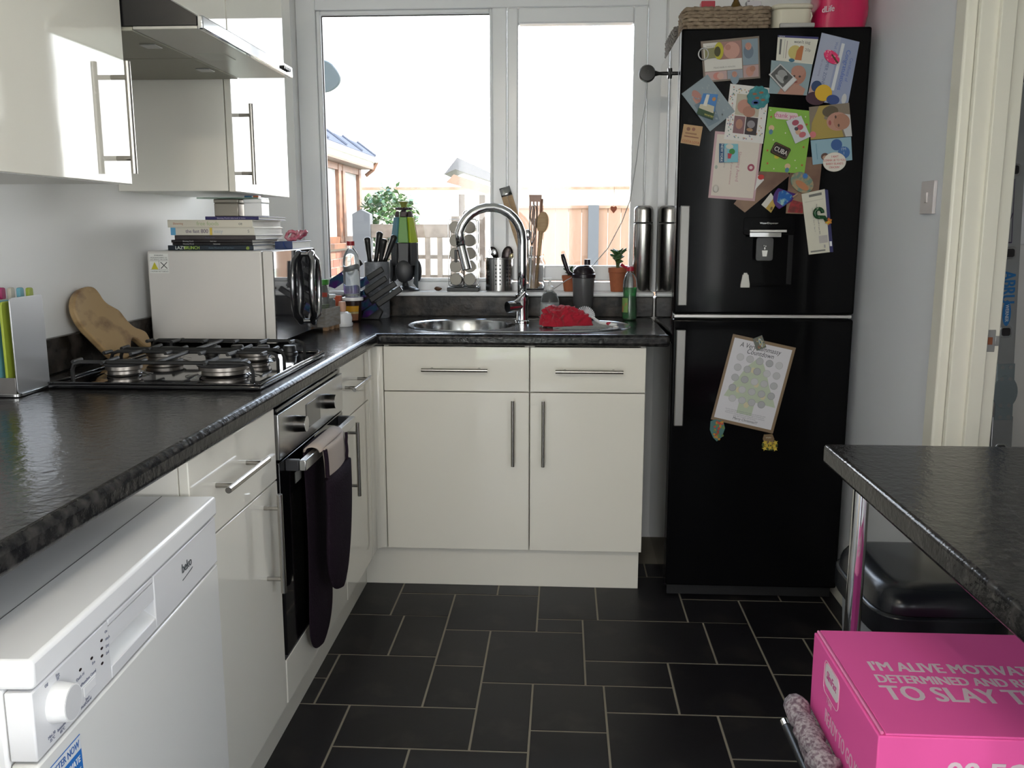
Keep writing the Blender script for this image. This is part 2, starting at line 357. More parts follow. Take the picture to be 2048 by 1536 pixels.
obj('plinth', MB().box(.528, .545, -2.11, -.546, 0, .146), WHITE_GLOSS, bevel=.001, label='white gloss plinth below the oven run of cabinets', cat='plinth')
obj('plinth', MB().box(.529, 1.512, -.545, -.528, 0, .149), WHITE_GLOSS, bevel=.001, label='white gloss plinth below the sink cabinets', cat='plinth')

# ---- oven
ov = thing('oven', 'built-in black glass oven with steel control panel, two knobs and bar handle', 'oven', (.3, -1.35, .15))
OY0, OY1 = -1.645, -1.052
obj('housing', MB().box(.03, .578, OY0 + .004, OY1 - .004, .15, .855), DARKGREY, ov)
obj('filler_panel', MB().box(.582, .60, OY0 + .002, OY1 - .002, .15, .258), WHITE_GLOSS, ov, bevel=.0015)
cp = obj('control_panel', MB().box(.578, .606, OY0 + .003, OY1 - .002, .740, .846), STEEL, ov, bevel=.002)
obj('top_trim', MB().box(.575, .600, OY0 + .01, OY1 - .01, .848, .858), BLACKGLOSS, ov, bevel=.002)
for y in (-1.515, -1.235):
    kb = obj('knob', MB().cyl((.606, y, .798), (.632, y, .798), .0205, .0185, 24), mat('dark_steel', (.10, .095, .09), .25, 1.0), cp, smooth=True)
    obj('knob_cap', MB().cyl((.632, y, .798), (.6335, y, .798), .0185, n=24), STEEL, kb)
obj('display', MB().box(.606, .6075, -1.425, -1.30, .765, .826), mat('oven_display', (.10, .095, .085), .15), cp, bevel=.001)
dd = obj('oven_door', MB().box(.578, .604, OY0 + .003, OY1 - .003, .270, .734), BLACKGLOSS, ov, bevel=.002)
obj('door_window', MB().box(.604, .6045, OY0 + .07, OY1 - .07, .34, .64), mat('oven_window', (.008, .008, .007), .04, coat=.5), dd)
obj('bottom_vent', MB().box(.578, .598, OY0 + .004, OY1 - .004, .258, .269), DARKGREY, ov)
k = MB().box(.636, .652, -1.60, -1.10, .705, .730)
obj('handle_bar', k, STEEL, dd, bevel=.002)
obj('handle_bracket', MB().box(.604, .6355, -1.602, -1.585, .705, .731), DARKGREY, dd, bevel=.002)
obj('handle_bracket', MB().box(.604, .6355, -1.115, -1.098, .705, .731), DARKGREY, dd, bevel=.002)
obj('energy_sticker', MB().box(.6046, .6050, -1.53, -1.48, .655, .682), ink((.3, .3, .28)), dd)

# ---- oven glove draped over the oven handle
gl = thing('oven_glove', 'dark plum double oven glove with beige lining draped over the oven handle', 'oven glove', (.66, -1.43, .22))
GLV = mat('plum_towelling', (.016, .010, .016), .95, spec=.1, bump=(220, .9))
PADM = mat('beige_lining', (.44, .37, .32), .9, bump=(300, .4))
def glove_part(y0, y1, z0, z1, x, taper=.5, wob=.01, thick=.022, ph=0):
    """hanging flattened mitt, rounded lower end"""
    def fn(a, b):
        b = math.sin(b*PI/2); z = z1 + (z0 - z1)*b; t = max(0., (b - taper)/(1 - taper)); w = math.sqrt(max(.0, 1 - t**2.6))
        yc = (y0 + y1)/2 + wob*math.sin(5*b + ph); hw = (y1 - y0)/2*w + .001
        an = a*2*PI
        return Vector((x + wob*.6*math.sin(4*b + ph) + thick/2*math.sin(an)*(.5 + .5*w), yc + hw*math.cos(an), z))
    k = MB(); k.surf(fn, 24, 26, True); nv = 26
    k.f.append(tuple(i*nv for i in range(24))); k.f.append(tuple(i*nv + nv - 1 for i in range(24))[::-1]); return k
obj('back_panel', glove_part(-1.515, -1.295, .190, .735, .6215, .80, .004, .016), GLV, gl, smooth=3.0)
k = MB()
k.surf(lambda a, b: Vector((.6425 + .0200*math.cos(PI*(1 - a)), -1.515 + .220*b, .728 + .014*math.sin(PI*a))), 9, 6)
obj('fold', k, PADM, gl, smooth=3.0, solid=.004)
mi = obj('mitt', glove_part(-1.528, -1.300, .350, .66, .677, .40, .004, .034, 1), GLV, gl, smooth=3.0)
k = MB(); k.surf(lambda a, b: Vector((.664 + .006*math.sin(PI*a) + .012*b, -1.490 + .004*math.sin(7*b) + (.192 - .030*b)*a, .732 - .172*b)), 8, 12)
obj('lining_flap', k, PADM, gl, smooth=3.0, solid=.007)
k = MB(); k.tube([(.673 + .012*t, -1.298 - .041*t + .003*math.sin(30*t), .728 - .165*t) for t in [i/14 for i in range(15)]], .0045, 6); obj('piping', k, GLV, gl, smooth=3.0)
k = MB(); k.tube([(.668 + .012*t, -1.489 + .003*math.sin(12*t), .728 - .165*t) for t in [i/14 for i in range(15)]], .006, 6); obj('piping', k, GLV, gl, smooth=3.0)

# ---- dishwasher (stands slightly askew, proud of the worktop)
th = .0537; DWM = Matrix.Translation((.662, -2.4225, 0)) @ Matrix.Rotation(th, 4, 'Z')
dw = thing('dishwasher', 'white freestanding dishwasher under the worktop with round dial and blue sticker', 'dishwasher', (.38, -2.42, 0))
DWW = mat('dishwasher_white', (.80, .80, .81), .22); DWD = mat('dishwasher_door', (.78, .775, .75), .16, coat=.2)
def D(name, mb, m, parent=dw, **kw): return obj(name, mb.xf(DWM), m, parent, **kw)
HW = .298
D('cabinet_body', MB().box(-.575, -.032, -HW, HW, .03, .770), DWW, bevel=.004)
lid = D('top_lid', MB().box(-.585, .004, -HW - .001, HW + .001, .7715, .806), DWW, bevel=.006, seg=3)
D('lid_seam', MB().box(-.088, -.0865, -HW + .004, HW - .004, .8058, .8064), ink((.12, .12, .13)), lid)
# fascia with recessed grip
GY0, GY1, GZ0, GZ1 = -.115, .030, .706, .760
k = MB().box(-.030, .0, -HW, GY0, .688, .7685).box(-.030, .0, GY1, HW, .688, .7685).box(-.030, 0, GY0, GY1, GZ1, .7685).box(-.030, 0, GY0, GY1, .688, GZ0)
fa = D('control_fascia', k, mat('fascia_white', (.74, .74, .755), .2), bevel=.002)
D('grip_recess', MB().surf(lambda a, b: Vector((-.001 - .028*math.sin(PI*.5*min(1, 2*b if b < .5 else 2 - 2*b)), GY0 + (GY1 - GY0)*a, GZ0 + (GZ1 - GZ0)*b)), 4, 10), WHITEPL, fa, smooth=3.0)
D('grip_flap', MB().box(-.006, -.001, GY0 + .001, GY1 - .001, GZ0 + .028, GZ1 - .001), mat('fascia_white', (0, 0, 0)), fa)
D('door', MB().box(-.030, 0, -HW, HW, .105, .684), DWD, bevel=.003)
D('kick_plate', MB().box(-.06, -.04, -HW, HW, .0, .10), DWW)
kn = D('dial', MB().cyl((0, -.252, .733), (.020, -.252, .733), .0230, .0205, 32), WHITEPL, fa, smooth=True)
D('dial_face', MB().cyl((.020, -.252, .733), (.0204, -.252, .733), .0190, n=32), mat('dial_grey', (.62, .62, .63), .3), kn)
for (y, z) in ((-.193, .7415), (-.164, .7415), (-.136, .751), (-.137, .741), (-.138, .7315), (-.139, .722)):
    D('indicator_light', MB().prism(ell(.0032, .0018, 10), (0, y, z), (0, 1, 0), (0, 0, 1), .0005), ink((.03, .02, .02), .2), fa)
D('start_button', MB().box(0, .0012, -.190, -.160, .7045, .7165), DWW, fa, bevel=.0005)
D('button_outline', MB().box(0, .0006, -.222, -.158, .7178, .7188).box(0, .0006, -.2225, -.2205, .7035, .7188), ink((.92, .92, .93)), fa)
D('indicator_light', MB().prism(ell(.0032, .0016, 10), (.0005, -.208, .7075), (0, 1, 0), (0, 0, 1), .0005), ink((.03, .02, .02), .2), fa)
def dtext(b, s, y, z, c, par=fa, **kw):
    o = DWM @ Vector((.0007, y, z)); r = DWM.to_3x3() @ Vector((0, 1, 0)); return text(b, s, ink(c), par, o, r, (0, 0, 1), **kw)
dtext('beko', .021, .135, .7365, (.08, .09, .10), bold=.01, name='brand_lettering')
D('brand_swoosh', MB().prism([(.137, .718), (.178, .7225), (.181, .7245), (.150, .7205), (.137, .7195)], (0, 0, 0), (0, 1, 0), (0, 0, 1), .0006), ink((.08, .09, .10)), fa)
for b, y, z in (('Quick 14', -.205, .7335), ('Eco', -.165, .7345), ('On', -.127, .757), ('Wash', -.127, .747), ('Dry', -.127, .738), ('End', -.128, .729), ('Start/Pause', -.205, .7225), ('3sec Cancel', -.182, .7225), ('Start', -.188, .6995), ('Hold/Cancel', -.200, .6955), ('Off', -.272, .762), ('Eco', -.248, .762), ('50\u00b0', -.247, .7575), ('Mini 30', -.275, .702), ('35\u00b0C', -.272, .697), ('Intensive', -.255, .6995), ('60\u00b0C', -.250, .6945)):
    dtext(b, .0052, y, z, (.22, .23, .30))
stk = D('sticker', MB().prism([(-.288, .56), (-.205, .56), (-.208, .668), (-.288, .668)], (.0003, 0, 0), (0, 1, 0), (0, 0, 1), .0004), ink((.02, .16, .52)), dw, label='blue registration sticker')
D('sticker_band', MB().prism([(-.288, .650), (-.2085, .650), (-.2085, .667), (-.288, .667)], (.0008, 0, 0), (0, 1, 0), (0, 0, 1), .0003), ink((.70, .72, .74)), stk)
for b, z, c, s in (('REGISTER NOW', .6585, (.03, .12, .38), .0125), ('AND ACTIVATE', .6395, (.8, .82, .85), .0115), ('YOUR FREE', .6245, (.8, .82, .85), .0115), ('GUARANTEE', .6095, (.8, .82, .85), .0115)):
    o = DWM @ Vector((.0012, -.2125, z)); text(b, s, ink(c), stk, o, DWM.to_3x3() @ Vector((0, 1, 0)), (0, 0, 1), align='RIGHT', bold=.012, sx=.86)

# ---- wall units
def wall_unit(label, y0, y1, z0, z1, xd, hy, hz0, hz1):
    c = thing('wall_cabinet', label, 'cabinet', (.15, (y0 + y1)/2, z0), 'white gloss wall cabinets')
    obj('carcass', MB().box(.001, xd - .020, y0, y1, z0, z1), CARCASS, c, bevel=.001)
    d = obj('door', MB().box(xd - .018, xd, y0 + .0015, y1 - .0015, z0 - .002, z1), WHITE_GLOSS, c, bevel=.002)
    if hz1: bar_handle((xd, hy, hz0), (xd, hy, hz1), (1, 0, 0), d, off=.034)
wall_unit('white gloss wall cabinet with bar handle, on the dishwasher side of the extractor', -2.31, -1.702, 1.348, 2.07, .340, -1.762, 1.365, 1.582)
wall_unit('white gloss wall cabinet between extractor and window, above the microwave', -1.083, -.584, 1.358, 2.07, .332, -1.022, 1.378, 1.598)
wall_unit('short white gloss wall cabinet directly above the extractor hood', -1.699, -1.086, 1.776, 2.07, .332, 0, 0, 0)
# ---- extractor hood
hd = thing('cooker_hood', 'slim black cooker hood with steel front lip above the gas hob', 'cooker hood', (.25, -1.39, 1.655))
HY0, HY1 = -1.699, -1.086
k = MB().prism([(.002, 1.662), (.494, 1.662), (.494, 1.680), (.335, 1.774), (.002, 1.774)], (0, HY1, 0), (1, 0, 0), (0, 0, 1), HY1 - HY0)
obj('hood_body', k, mat('hood_black', (.006, .006, .007), .25), hd)
lp = obj('front_lip', MB().box(.4945, .507, HY0, HY1, 1.654, 1.6815), mat('lip_chrome', (.75, .76, .78), .1, 1.0), hd, bevel=.003)
for i in range(5):
    y = -1.178 + i*.013; obj('button', MB().cyl((.507, y, 1.668), (.514, y, 1.668), .0045, n=10), BLACK, lp)
obj('under_panel', MB().box(.36, .494, HY0 + .002, HY1 - .002, 1.655, 1.6615), mat('hood_under', (.46, .45, .42), .3, .5), hd, bevel=.001)
FIL = mat('grease_filter', (.36, .35, .29), .5, .3, bump=(900, .6))
for y0, y1 in ((HY0 + .004, -1.395), (-1.391, HY1 - .004)):
    f = obj('grease_filter', MB().box(.02, .358, y0, y1, 1.653, 1.6615), FIL, hd, bevel=.002)
    obj('filter_catch', MB().box(.31, .345, (y0+y1)/2 - .02, (y0+y1)/2 + .02, 1.650, 1.6529), SILVER, f, bevel=.001)
obj('lamp_cover', MB().box(.385, .45, -1.44, -1.36, 1.6535, 1.6549), mat('lamp_lens', (.5, .5, .45), .3), hd)

# ---- gas hob
hb = thing('gas_hob', 'black four-burner gas hob with cast iron pan supports set in the worktop', 'hob', (.35, -1.44, .911))
HX0, HX1, BY0, BY1 = .115, .588, -1.70, -1.165
obj('hob_plate', MB().box(HX0, HX1, BY0, BY1, .911, .921), BLACKGLOSS, hb, bevel=.003)
k = MB().box(HX1 - .012, HX1, BY0, BY1, .921, .927).box(HX0, HX0 + .012, BY0, BY1, .921, .926).box(HX0 + .012, HX1 - .012, BY0, BY0 + .012, .921, .926).box(HX0 + .012, HX1 - .012, BY1 - .012, BY1, .921, .926)
obj('raised_rim', k, BLACKGLOSS, hb, bevel=.002)
CAPM = mat('burner_cap', (.030, .030, .032), .5); RING = mat('burner_ring', (.36, .33, .30), .35, .9)
for bx, by, r in ((.222, -1.565, .042), (.455, -1.555, .058), (.215, -1.335, .046), (.448, -1.325, .040)):
    b = obj('burner', MB().lathe([(r*1.5, .921), (r*1.25, .924), (r*1.02, .926), (r*1.0, .927)], (bx, by, 0)), BLACKGLOSS, hb, smooth=.6)
    obj('burner_ring', MB().lathe([(r*.86, .927), (r*.86, .933), (r*.97, .936), (r*.97, .944)], (bx, by, 0), 32), RING, b, smooth=.6)
    obj('burner_cap', MB().lathe([(r*1.02, .9445), (r*1.05, .948), (r*.98, .952), (0, .953)], (bx, by, 0), 32), CAPM, b, smooth=.6)
for i in range(4):
    x = .285 + i*.072; kb = obj('hob_knob', MB().lathe([(.022, .921), (.021, .926), (.018, .928), (.0165, .942), (.015, .944), (0, .9445)], (x, -1.198, 0), 20), BLACK, hb, smooth=.6)
def grate(yc):
    k = MB(); z = .9625
    for dy in (-.088, .088):
        y = yc + dy
        pts = [(.145, y, .921), (.145, y, z - .018), (.150, y, z - .005), (.163, y, z)] + [(.163 + .375*t/6, y, z) for t in range(1, 6)] + [(.538, y, z), (.551, y, z - .005), (.556, y, z - .018), (.556, y, .921)]
        k.tube(pts, .0045, 6)
    for bx in (.222, .455):
        for sx in (-.075, .075):
            x = bx + sx
            k.tube([(x, yc - .088, z), (x, yc - .050, z + .001)], .0045, 6); k.tube([(x, yc + .088, z), (x, yc + .05, z + .001)], .0045, 6)
        k.tube([(bx, yc - .105, z), (bx, yc - .030, z + .002)], .0045, 6); k.tube([(bx, yc + .105, z), (bx, yc + .03, z + .002)], .0045, 6)
    for x in (.222 + .115,):
        k.tube([(x, yc - .088, z), (x, yc + .088, z)], .0045, 6)
    return obj('pan_support', k, IRON, hb, smooth=.8)
grate(-1.56); grate(-1.335)

# ---- microwave
mw = thing('microwave', 'silver microwave with mirrored black door on the worktop corner, books on top', 'microwave', (.22, -.79, .911))
MY0, MY1, MZ0, MZ1 = -1.012, -.575, .926, 1.192
obj('casing', MB().box(.035, .372, MY0, MY1, MZ0, MZ1), GREYSIDE, mw, bevel=.004)
md = obj('door', MB().box(.375, .404, MY0 + .001, MY1, MZ0 - .002, MZ1), GREYSIDE, mw, bevel=.002)
obj('mirror_front', MB().box(.4042, .407, MY0 + .004, MY1 - .002, MZ0, MZ1 - .003), mat('mirror_black', (.05, .05, .055), .03, .55, coat=1.0), md)
def leaf(sz, sy, n=28):
    o = []
    for i in range(n):
        t = i/n*2*PI; z = math.cos(t); y = math.copysign(abs(math.sin(t))**1.35, math.sin(t)); o.append((.437 if abs(z) < .9 else .428, sy*y, sz*z))
    return o
hy, hz = -.690, 1.066
k = MB(); k.tube([(x, hy + y, hz + z) for x, y, z in leaf(.112, .043)], .0105, 8, closed=True)
hh = obj('handle', k, mat('dark_chrome', (.42, .42, .43), .1, 1.0), md, smooth=3.0)
obj('handle_mount', MB().cyl((.407, hy, hz + .108), (.430, hy, hz + .108), .008, n=10).cyl((.407, hy, hz - .108), (.430, hy, hz - .108), .008, n=10), CHROME, md, smooth=True)
for x in (.07, .34):
    for y in (MY0 + .04, MY1 - .04): obj('foot', MB().cyl((x, y, .911), (x, y, MZ0), .014, n=12), BLACK, mw)
sl = obj('warning_label', MB().box(.042, .098, MY0 - .0006, MY0 - .0001, 1.128, 1.184), ink((.80, .80, .76)), mw, label='white warning label with yellow triangle')
def mt(b, s, x, z, **kw): return text(b, s, ink((.05, .05, .05)), sl, (x, MY0 - .0008, z), (1, 0, 0), (0, 0, 1), align='CENTER', ext=.0001, **kw)
mt('WARNING', .0055, .07, 1.179); mt('MICROWAVE ENERGY DO', .0046, .07, 1.1725, sx=.92); mt('NOT REMOVE THIS COVER', .0046, .07, 1.1675, sx=.92); mt('CAUTION: HOT SURFACE', .0048, .07, 1.1325, sx=.95)
obj('label_rule', MB().box(.043, .097, MY0 - .0010, MY0 - .0007, 1.1635, 1.1642).box(.043, .097, MY0 - .0010, MY0 - .0007, 1.1372, 1.1379).box(.0697, .0703, MY0 - .0010, MY0 - .0007, 1.1379, 1.1635), ink((.05, .05, .05)), sl)
obj('hazard_triangle', MB().prism([(.046, 1.139), (.067, 1.139), (.0565, 1.160)], (0, MY0 - .0007, 0), (1, 0, 0), (0, 0, 1), .0003), ink((.55, .50, .03)), sl)
obj('crossed_tools', MB().prism([(.074, 1.142), (.0755, 1.1405), (.0945, 1.159), (.093, 1.1605)], (0, MY0 - .0007, 0), (1, 0, 0), (0, 0, 1), .0003).prism([(.093, 1.1405), (.0945, 1.142), (.0755, 1.1605), (.074, 1.159)], (0, MY0 - .001, 0), (1, 0, 0), (0, 0, 1), .0003), ink((.05, .05, .05)), sl)

# ---- books stacked on the microwave
BK = []
def book(label, x0, x1, y0, y1, z0, z1, c, title=(), pages=True, tilt=0.):
    t = thing('book', label, 'book', ((x0+x1)/2, (y0+y1)/2, z0), 'cookbooks stacked on the microwave')
    m = mat('cover_%d' % len(BK), c, .3); BK.append(t)
    tk = min(.0022, (z1 - z0)*.16)
    kk = MB().box(x0, x1, y0, y1, z0, z0 + tk).box(x0, x1, y0, y1, z1 - tk, z1).box(x0, x1, y0, y0 + .003, z0 + tk, z1 - tk)
    obj('cover', kk, m, t, bevel=.0006); obj('page_block', MB().box(x0 + .003, x1 - .003, y0 + .003, y1 - .004, z0 + tk, z1 - tk), PAPER, t)
    for s, sz, x, col, sx in title:
        text(s, sz, ink(col), t, (x, y0 - .0003, (z0 + z1)/2), (1, 0, 0), (0, 0, 1), sx=sx, ext=.0001, bold=.01)
    return t
z = MZ1
book('navy cookbook with white and lime LAZYBRUNCH on its spine, lowest of the stack', .078, .334, -.965, -.70, z, z + .0150, (.010, .018, .030), (('LAZY', .0135, .100, (.75, .78, .75), .95), ('BRUNCH', .0135, .1265, (.42, .62, .10), .85), ('Annie Meadows & Tom Hart', .0065, .200, (.10, .16, .20), 1), ('@', .010, .312, (.42, .55, .06), 1)))
book('thin black cookbook directly on the navy lowest one', .090, .330, -.960, -.715, z + .0152, z + .0225, (.012, .010, .011), (('Slimming World', .0050, .122, (.6, .6, .6), 1), ('Takeaways', .0050, .212, (.55, .55, .55), 1)))
book('thin black cookbook third from the bottom of the stack', .088, .330, -.962, -.715, z + .0227, z + .0310, (.014, .011, .012), (('Slimming World', .0050, .122, (.6, .6, .6), 1), ('best ever', .0050, .205, (.55, .55, .55), 1)))
book('dark brown photo-spined cookbook beneath the cream diet book', .098, .340, -.960, -.70, z + .0312, z + .0440, (.055, .045, .045), (('family meals', .006, .19, (.10, .10, .16), 1),))
b = book('cream diet book reading the fast 800 easy on its spine', .088, .338, -.962, -.69, z + .0442, z + .0665, (.66, .63, .55), (('the fast', .0145, .133, (.16, .13, .20), .95), ('800', .0165, .1785, (.14, .10, .16), .9), ('easy', .0155, .2175, (.42, .47, .50), 1.0), ('S', .012, .318, (.2, .2, .2), 1)))
obj('spine_band', MB().box(.0885, .103, -.9630, -.9621, z + .0446, z + .066), ink((.12, .38, .62)), b); obj('spine_band', MB().box(.2055, .2125, -.9630, -.9621, z + .0446, z + .066), ink((.62, .46, .08)), b)
book('cream cookbook reading free foods on its spine, under the navy booklet', .081, .334, -.964, -.69, z + .0667, z + .0885, (.68, .64, .54), (('Slimming', .0085, .097, (.50, .22, .12), 1), ('free foods', .0160, .168, (.42, .50, .28), 1.0), ('ce', .012, .293, (.08, .08, .08), 1)))
book('navy booklet topmost of the cookbooks, under the two tins', .193, .352, -.960, -.70, z + .0887, z + .0980, (.030, .026, .12), (('Slimming World\u2019s little book of dishes', .0055, .228, (.55, .5, .6), 1),))
b = book('closed white-paged notebook with blue ribbon lying behind the cookbooks', .345, .400, -.80, -.59, z, z + .024, (.03, .05, .14), ())
obj('ribbon', MB().tube([(.372, -.80, z + .023), (.374, -.803, z + .012), (.382, -.806, z + .001)], .0016, 5), ink((.02, .05, .2)), b)
# tins and glass tray on top of the books
zt = z + .0982
def tin(label, x0, x1, y0, y1, h, m):
    t = thing('storage_tin', label, 'tin', ((x0+x1)/2, (y0+y1)/2, zt)); obj('tin_body', MB().box(x0 + .001, x1 - .001, y0 + .001, y1 - .001, zt, zt + h - .012), m, t, bevel=.003)
    obj('lid', MB().box(x0, x1, y0, y1, zt + h - .012, zt + h), m, t, bevel=.003); return t
tin('grey square storage tin standing on the books next to a white one', .208, .283, -.93, -.855, .051, mat('tin_grey', (.36, .33, .28), .3, .5))
tin('glossy white square storage tin standing on the books next to a grey one', .297, .352, -.93, -.855, .051, mat('tin_white', (.85, .85, .85), .15))
obj('glass_tray', MB().box(.16, .345, -.935, -.84, zt + .0515, zt + .0555), mat('green_glass', (.55, .75, .62), .05, trans=.8), bevel=.001, label='thin glass tray resting across the two tins', cat='tray')
obj('small_packet', MB().box(.300, .322, -.925, -.90, zt + .0557, zt + .0605), ink((.05, .16, .3), .3), bevel=.001, label='small blue packet on the glass tray', cat='packet')
obj('small_packet', MB().box(.326, .342, -.925, -.90, zt + .0557, zt + .0605), ink((.35, .10, .04), .3), bevel=.001, label='small rust-brown packet on the glass tray', cat='packet')
# pink scrunchie
k = MB()
for j in range(3):
    k.tube([((.372 + .006*j) + .022*math.cos(t*2*PI/18) + .003*math.sin(5*t), -.70 + .02*j + .012*math.sin(t*2*PI/18), z + .041 + .0125*math.sin(t*2*PI/18 + j) + .003*math.cos(4*t + j)) for t in range(18)], .0055, 6, closed=True)
obj('hair_scrunchie', k, mat('pink_satin', (.50, .10, .16), .3, noise=(60, (.62, .3, .34), .4, .6)), smooth=3.0, label='crumpled pink fabric hair tie lying on the notebook', cat='hair tie')

# ---- chopping boards stand
cb = thing('board_stand', 'brushed steel stand holding four upright colour-coded chopping boards', 'board stand', (.1, -1.80, .911))
BM = Matrix.Translation((.064, -1.7425, .911))
def Bp(name, mb, m, parent=None, **kw): return obj(name, mb.xf(BM), m, parent or cb, **kw)
Bp('base', MB().prism(rrect(.104, .128, .012), (0, 0, 0), (1, 0, 0), (0, 1, 0), .007), STEEL, bevel=.001)
Bp('front_plate', MB().prism(rrect(.118, .198, .008, cy=.106), (.045, .0, 0), (0, 1, 0), (0, 0, 1), .003), mat('pale_steel', (.56, .57, .585), .36, .8), bevel=.0008)
Bp('side_band', MB().box(-.045, .045, -.0600, -.0580, .007, .040).box(-.045, .045, .0580, .0600, .007, .040).box(-.047, -.045, -.0600, .0600, .007, .040), mat('grey_band', (.26, .25, .245), .4, .6), bevel=.0006)
for i, (cname, c, x, y) in enumerate((('magenta', (.42, .03, .14), -.036, .042), ('cream', (.62, .58, .48), -.017, .045), ('blue', (.16, .42, .52), .002, .047), ('olive green', (.34, .42, .05), .022, .048))):
    t = thing('chopping_board', '%s plastic chopping board upright in the steel stand' % cname, 'chopping board', tuple(BM @ Vector((x, 0, .008))), 'colour-coded chopping boards')
    m = mat('board_%s' % cname.split()[0], c, .4)
    obj('board', MB().prism(rrect(.112, .188, .01, cy=.103), (x, 0, 0), (0, 1, 0), (0, 0, 1), .0055).xf(BM), m, t, bevel=.001)
    obj('tab', MB().prism(rrect(.016, .026, .005, cx=y, cy=.207), (x, 0, 0), (0, 1, 0), (0, 0, 1), .009).xf(BM), mat('tab_%s' % cname.split()[0], tuple(v*.8 for v in c), .4), t, bevel=.002)

# ---- wooden pig shaped board leaning on the upstand
op = [(0, .62), (-.10, .60), (-.17, .50), (-.20, .36), (-.185, .20), (-.12, .02), (-.055, -.16), (-.02, -.23), (.055, -.245), (.10, -.235), (.125, -.17), (.16, -.07), (.185, -.04), (.22, -.07), (.26, -.16), (.29, -.20), (.335, -.19), (.335, -.02), (.29, .035), (.23, .08), (.185, .19), (.16, .30), (.125, .34), (.06, .42), (.04, .56)]
op = [(a*.60, b*.237) for a, b in op]
def smoothp(p, it=2):
    for _ in range(it):
        q = []
        for i in range(len(p)):
            a, b = p[i], p[(i+1) % len(p)]; q += [(a[0]*.75 + b[0]*.25, a[1]*.75 + b[1]*.25), (a[0]*.25 + b[0]*.75, a[1]*.25 + b[1]*.75)]
        p = q
    return p
k = MB().prism(smoothp(op, 2), (0, 0, 0), (0, 1, 0), (0, 0, 1), .018)
lo = min(p.z for p in k.v); k.v = [Vector((p.x, p.y, p.z - lo)) for p in k.v]
k.xf(Matrix.Translation((.070, -1.318, .9115)) @ Matrix.Rotation(-.30, 4, 'Y'))
obj('wooden_board', k, WOOD, bevel=.004, label='wooden cow-shaped chopping board leaning on the wall behind the hob', cat='chopping board')

from mathutils import noise
# ================================================================== SINK AND TAP
sk = thing('sink', 'oval stainless steel sink with round bowl and ribbed drainer set in the worktop', 'sink', (1.08, SY, .911))
CX, HL, HWd = 1.08, .402, .222
def sup(t, a, b, e=2.5): return (math.copysign(abs(math.cos(t))**(2/e), math.cos(t))*a, math.copysign(abs(math.sin(t))**(2/e), math.sin(t))*b)
N = 96
k = MB(); rim = []
outer = [sup(i*2*PI/N, HL, HWd) for i in range(N)]
vs = [(CX + a, SY + b, .9112) for a, b in outer] + [(CX + a*.985, SY + b*.972, .9150) for a, b in outer] + [(CX + a*.965, SY + b*.945, .9120) for a, b in outer]
# join plate to the bowl hole with a radial fan per angle around the bowl centre
br = .183
hole = []
for a, b in outer:
    an = math.atan2(b, CX + a - SX); hole.append((SX + br*math.cos(an), SY + br*math.sin(an), .9118))
prof = [(br, .9118), (br*.985, .906), (br*.95, .86), (br*.90, .80), (br*.80, .775), (br*.5, .768), (br*.15, .765)]
for r, z in prof:
    for a, b in outer:
        an = math.atan2(b, CX + a - SX); vs.append((SX + r*math.cos(an), SY + r*math.sin(an), z))
L = 3 + len(prof); fs = [(j*N + i, j*N + (i+1) % N, (j+1)*N + (i+1) % N, (j+1)*N + i) for j in range(L - 1) for i in range(N)]
fs.append(tuple((L-1)*N + i for i in range(N)))
k.add(vs, fs); obj('basin', k, SINK, sk, smooth=.5)
obj('waste', MB().lathe([(.03, .7655), (.028, .768), (.012, .7675), (0, .767)], (SX, SY, 0)), CHROME, sk, smooth=.6)
for i in range(8):
    y = SY - .125 + i*.034; w = .14 - .010*abs(i - 3.5)*2
    obj('drainer_rib', MB().tube([(1.295 - w, y, .9125), (1.30 - w + .01, y, .9142), (1.295 + w, y, .9142), (1.305 + w, y, .9125)], .0028, 6), SINK, sk, smooth=.8)
tp = thing('kitchen_tap', 'tall chrome swan-neck mixer tap with side lever behind the sink bowl', 'tap', (1.088, -.265, .9125))
TX, TY = 1.088, -.265
obj('tap_base', MB().lathe([(.028, .9130), (.028, .919), (.0235, .923), (.022, .975), (.024, .98), (.024, 1.015), (.0175, 1.02)], (TX, TY, 0), 24), CHROME, tp, smooth=.6)
arc = [(TX, TY, 1.02), (TX, TY, 1.10), (TX, TY, 1.18)]
cxr, rr = TX - .113, .113
for i in range(13):
    a = PI*i/12*.93; arc.append((cxr + rr*math.cos(a), TY - .05*i/12, 1.215 + rr*1.02*math.sin(a)))
e = Vector(arc[-1]); d = Vector((.006, -.008, -.045))
arc += [tuple(e + d)]
obj('spout', MB().tube(arc, .0165, 16), CHROME, tp, smooth=3.0)
e = Vector(arc[-1]); d2 = Vector((.022, -.012, -.085))
obj('collar', MB().cyl(e, e + d2*.05, .0172, n=16), BLACK, tp)
sh = obj('spray_head', MB().cyl(e + d2*.05, e + d2, .0175, .0185, 18), CHROME, tp, smooth=.6)
obj('spray_button', MB().box(e.x - .022, e.x - .012, e.y - .016, e.y - .008, e.z - .06, e.z - .015), BLACK, sh, bevel=.002)
obj('valve_body', MB().cyl((TX, TY, .975), (TX - .052, TY - .035, .972), .0205, n=20), CHROME, tp, smooth=.6)
obj('lever', MB().tube([(TX - .03, TY - .02, .985), (TX - .012, TY - .03, 1.0), (TX + .012, TY - .03, 1.028)], [.006, .0055, .004], 8), CHROME, tp, smooth=.8)

# ================================================================== THINGS ON THE WORKTOP CORNER
def lathe_thing(name, prof, c, m, parent=None, n=24, **kw): return obj(name, MB().lathe(prof, c, n), m, parent, smooth=.6, **kw)
zw = .9105
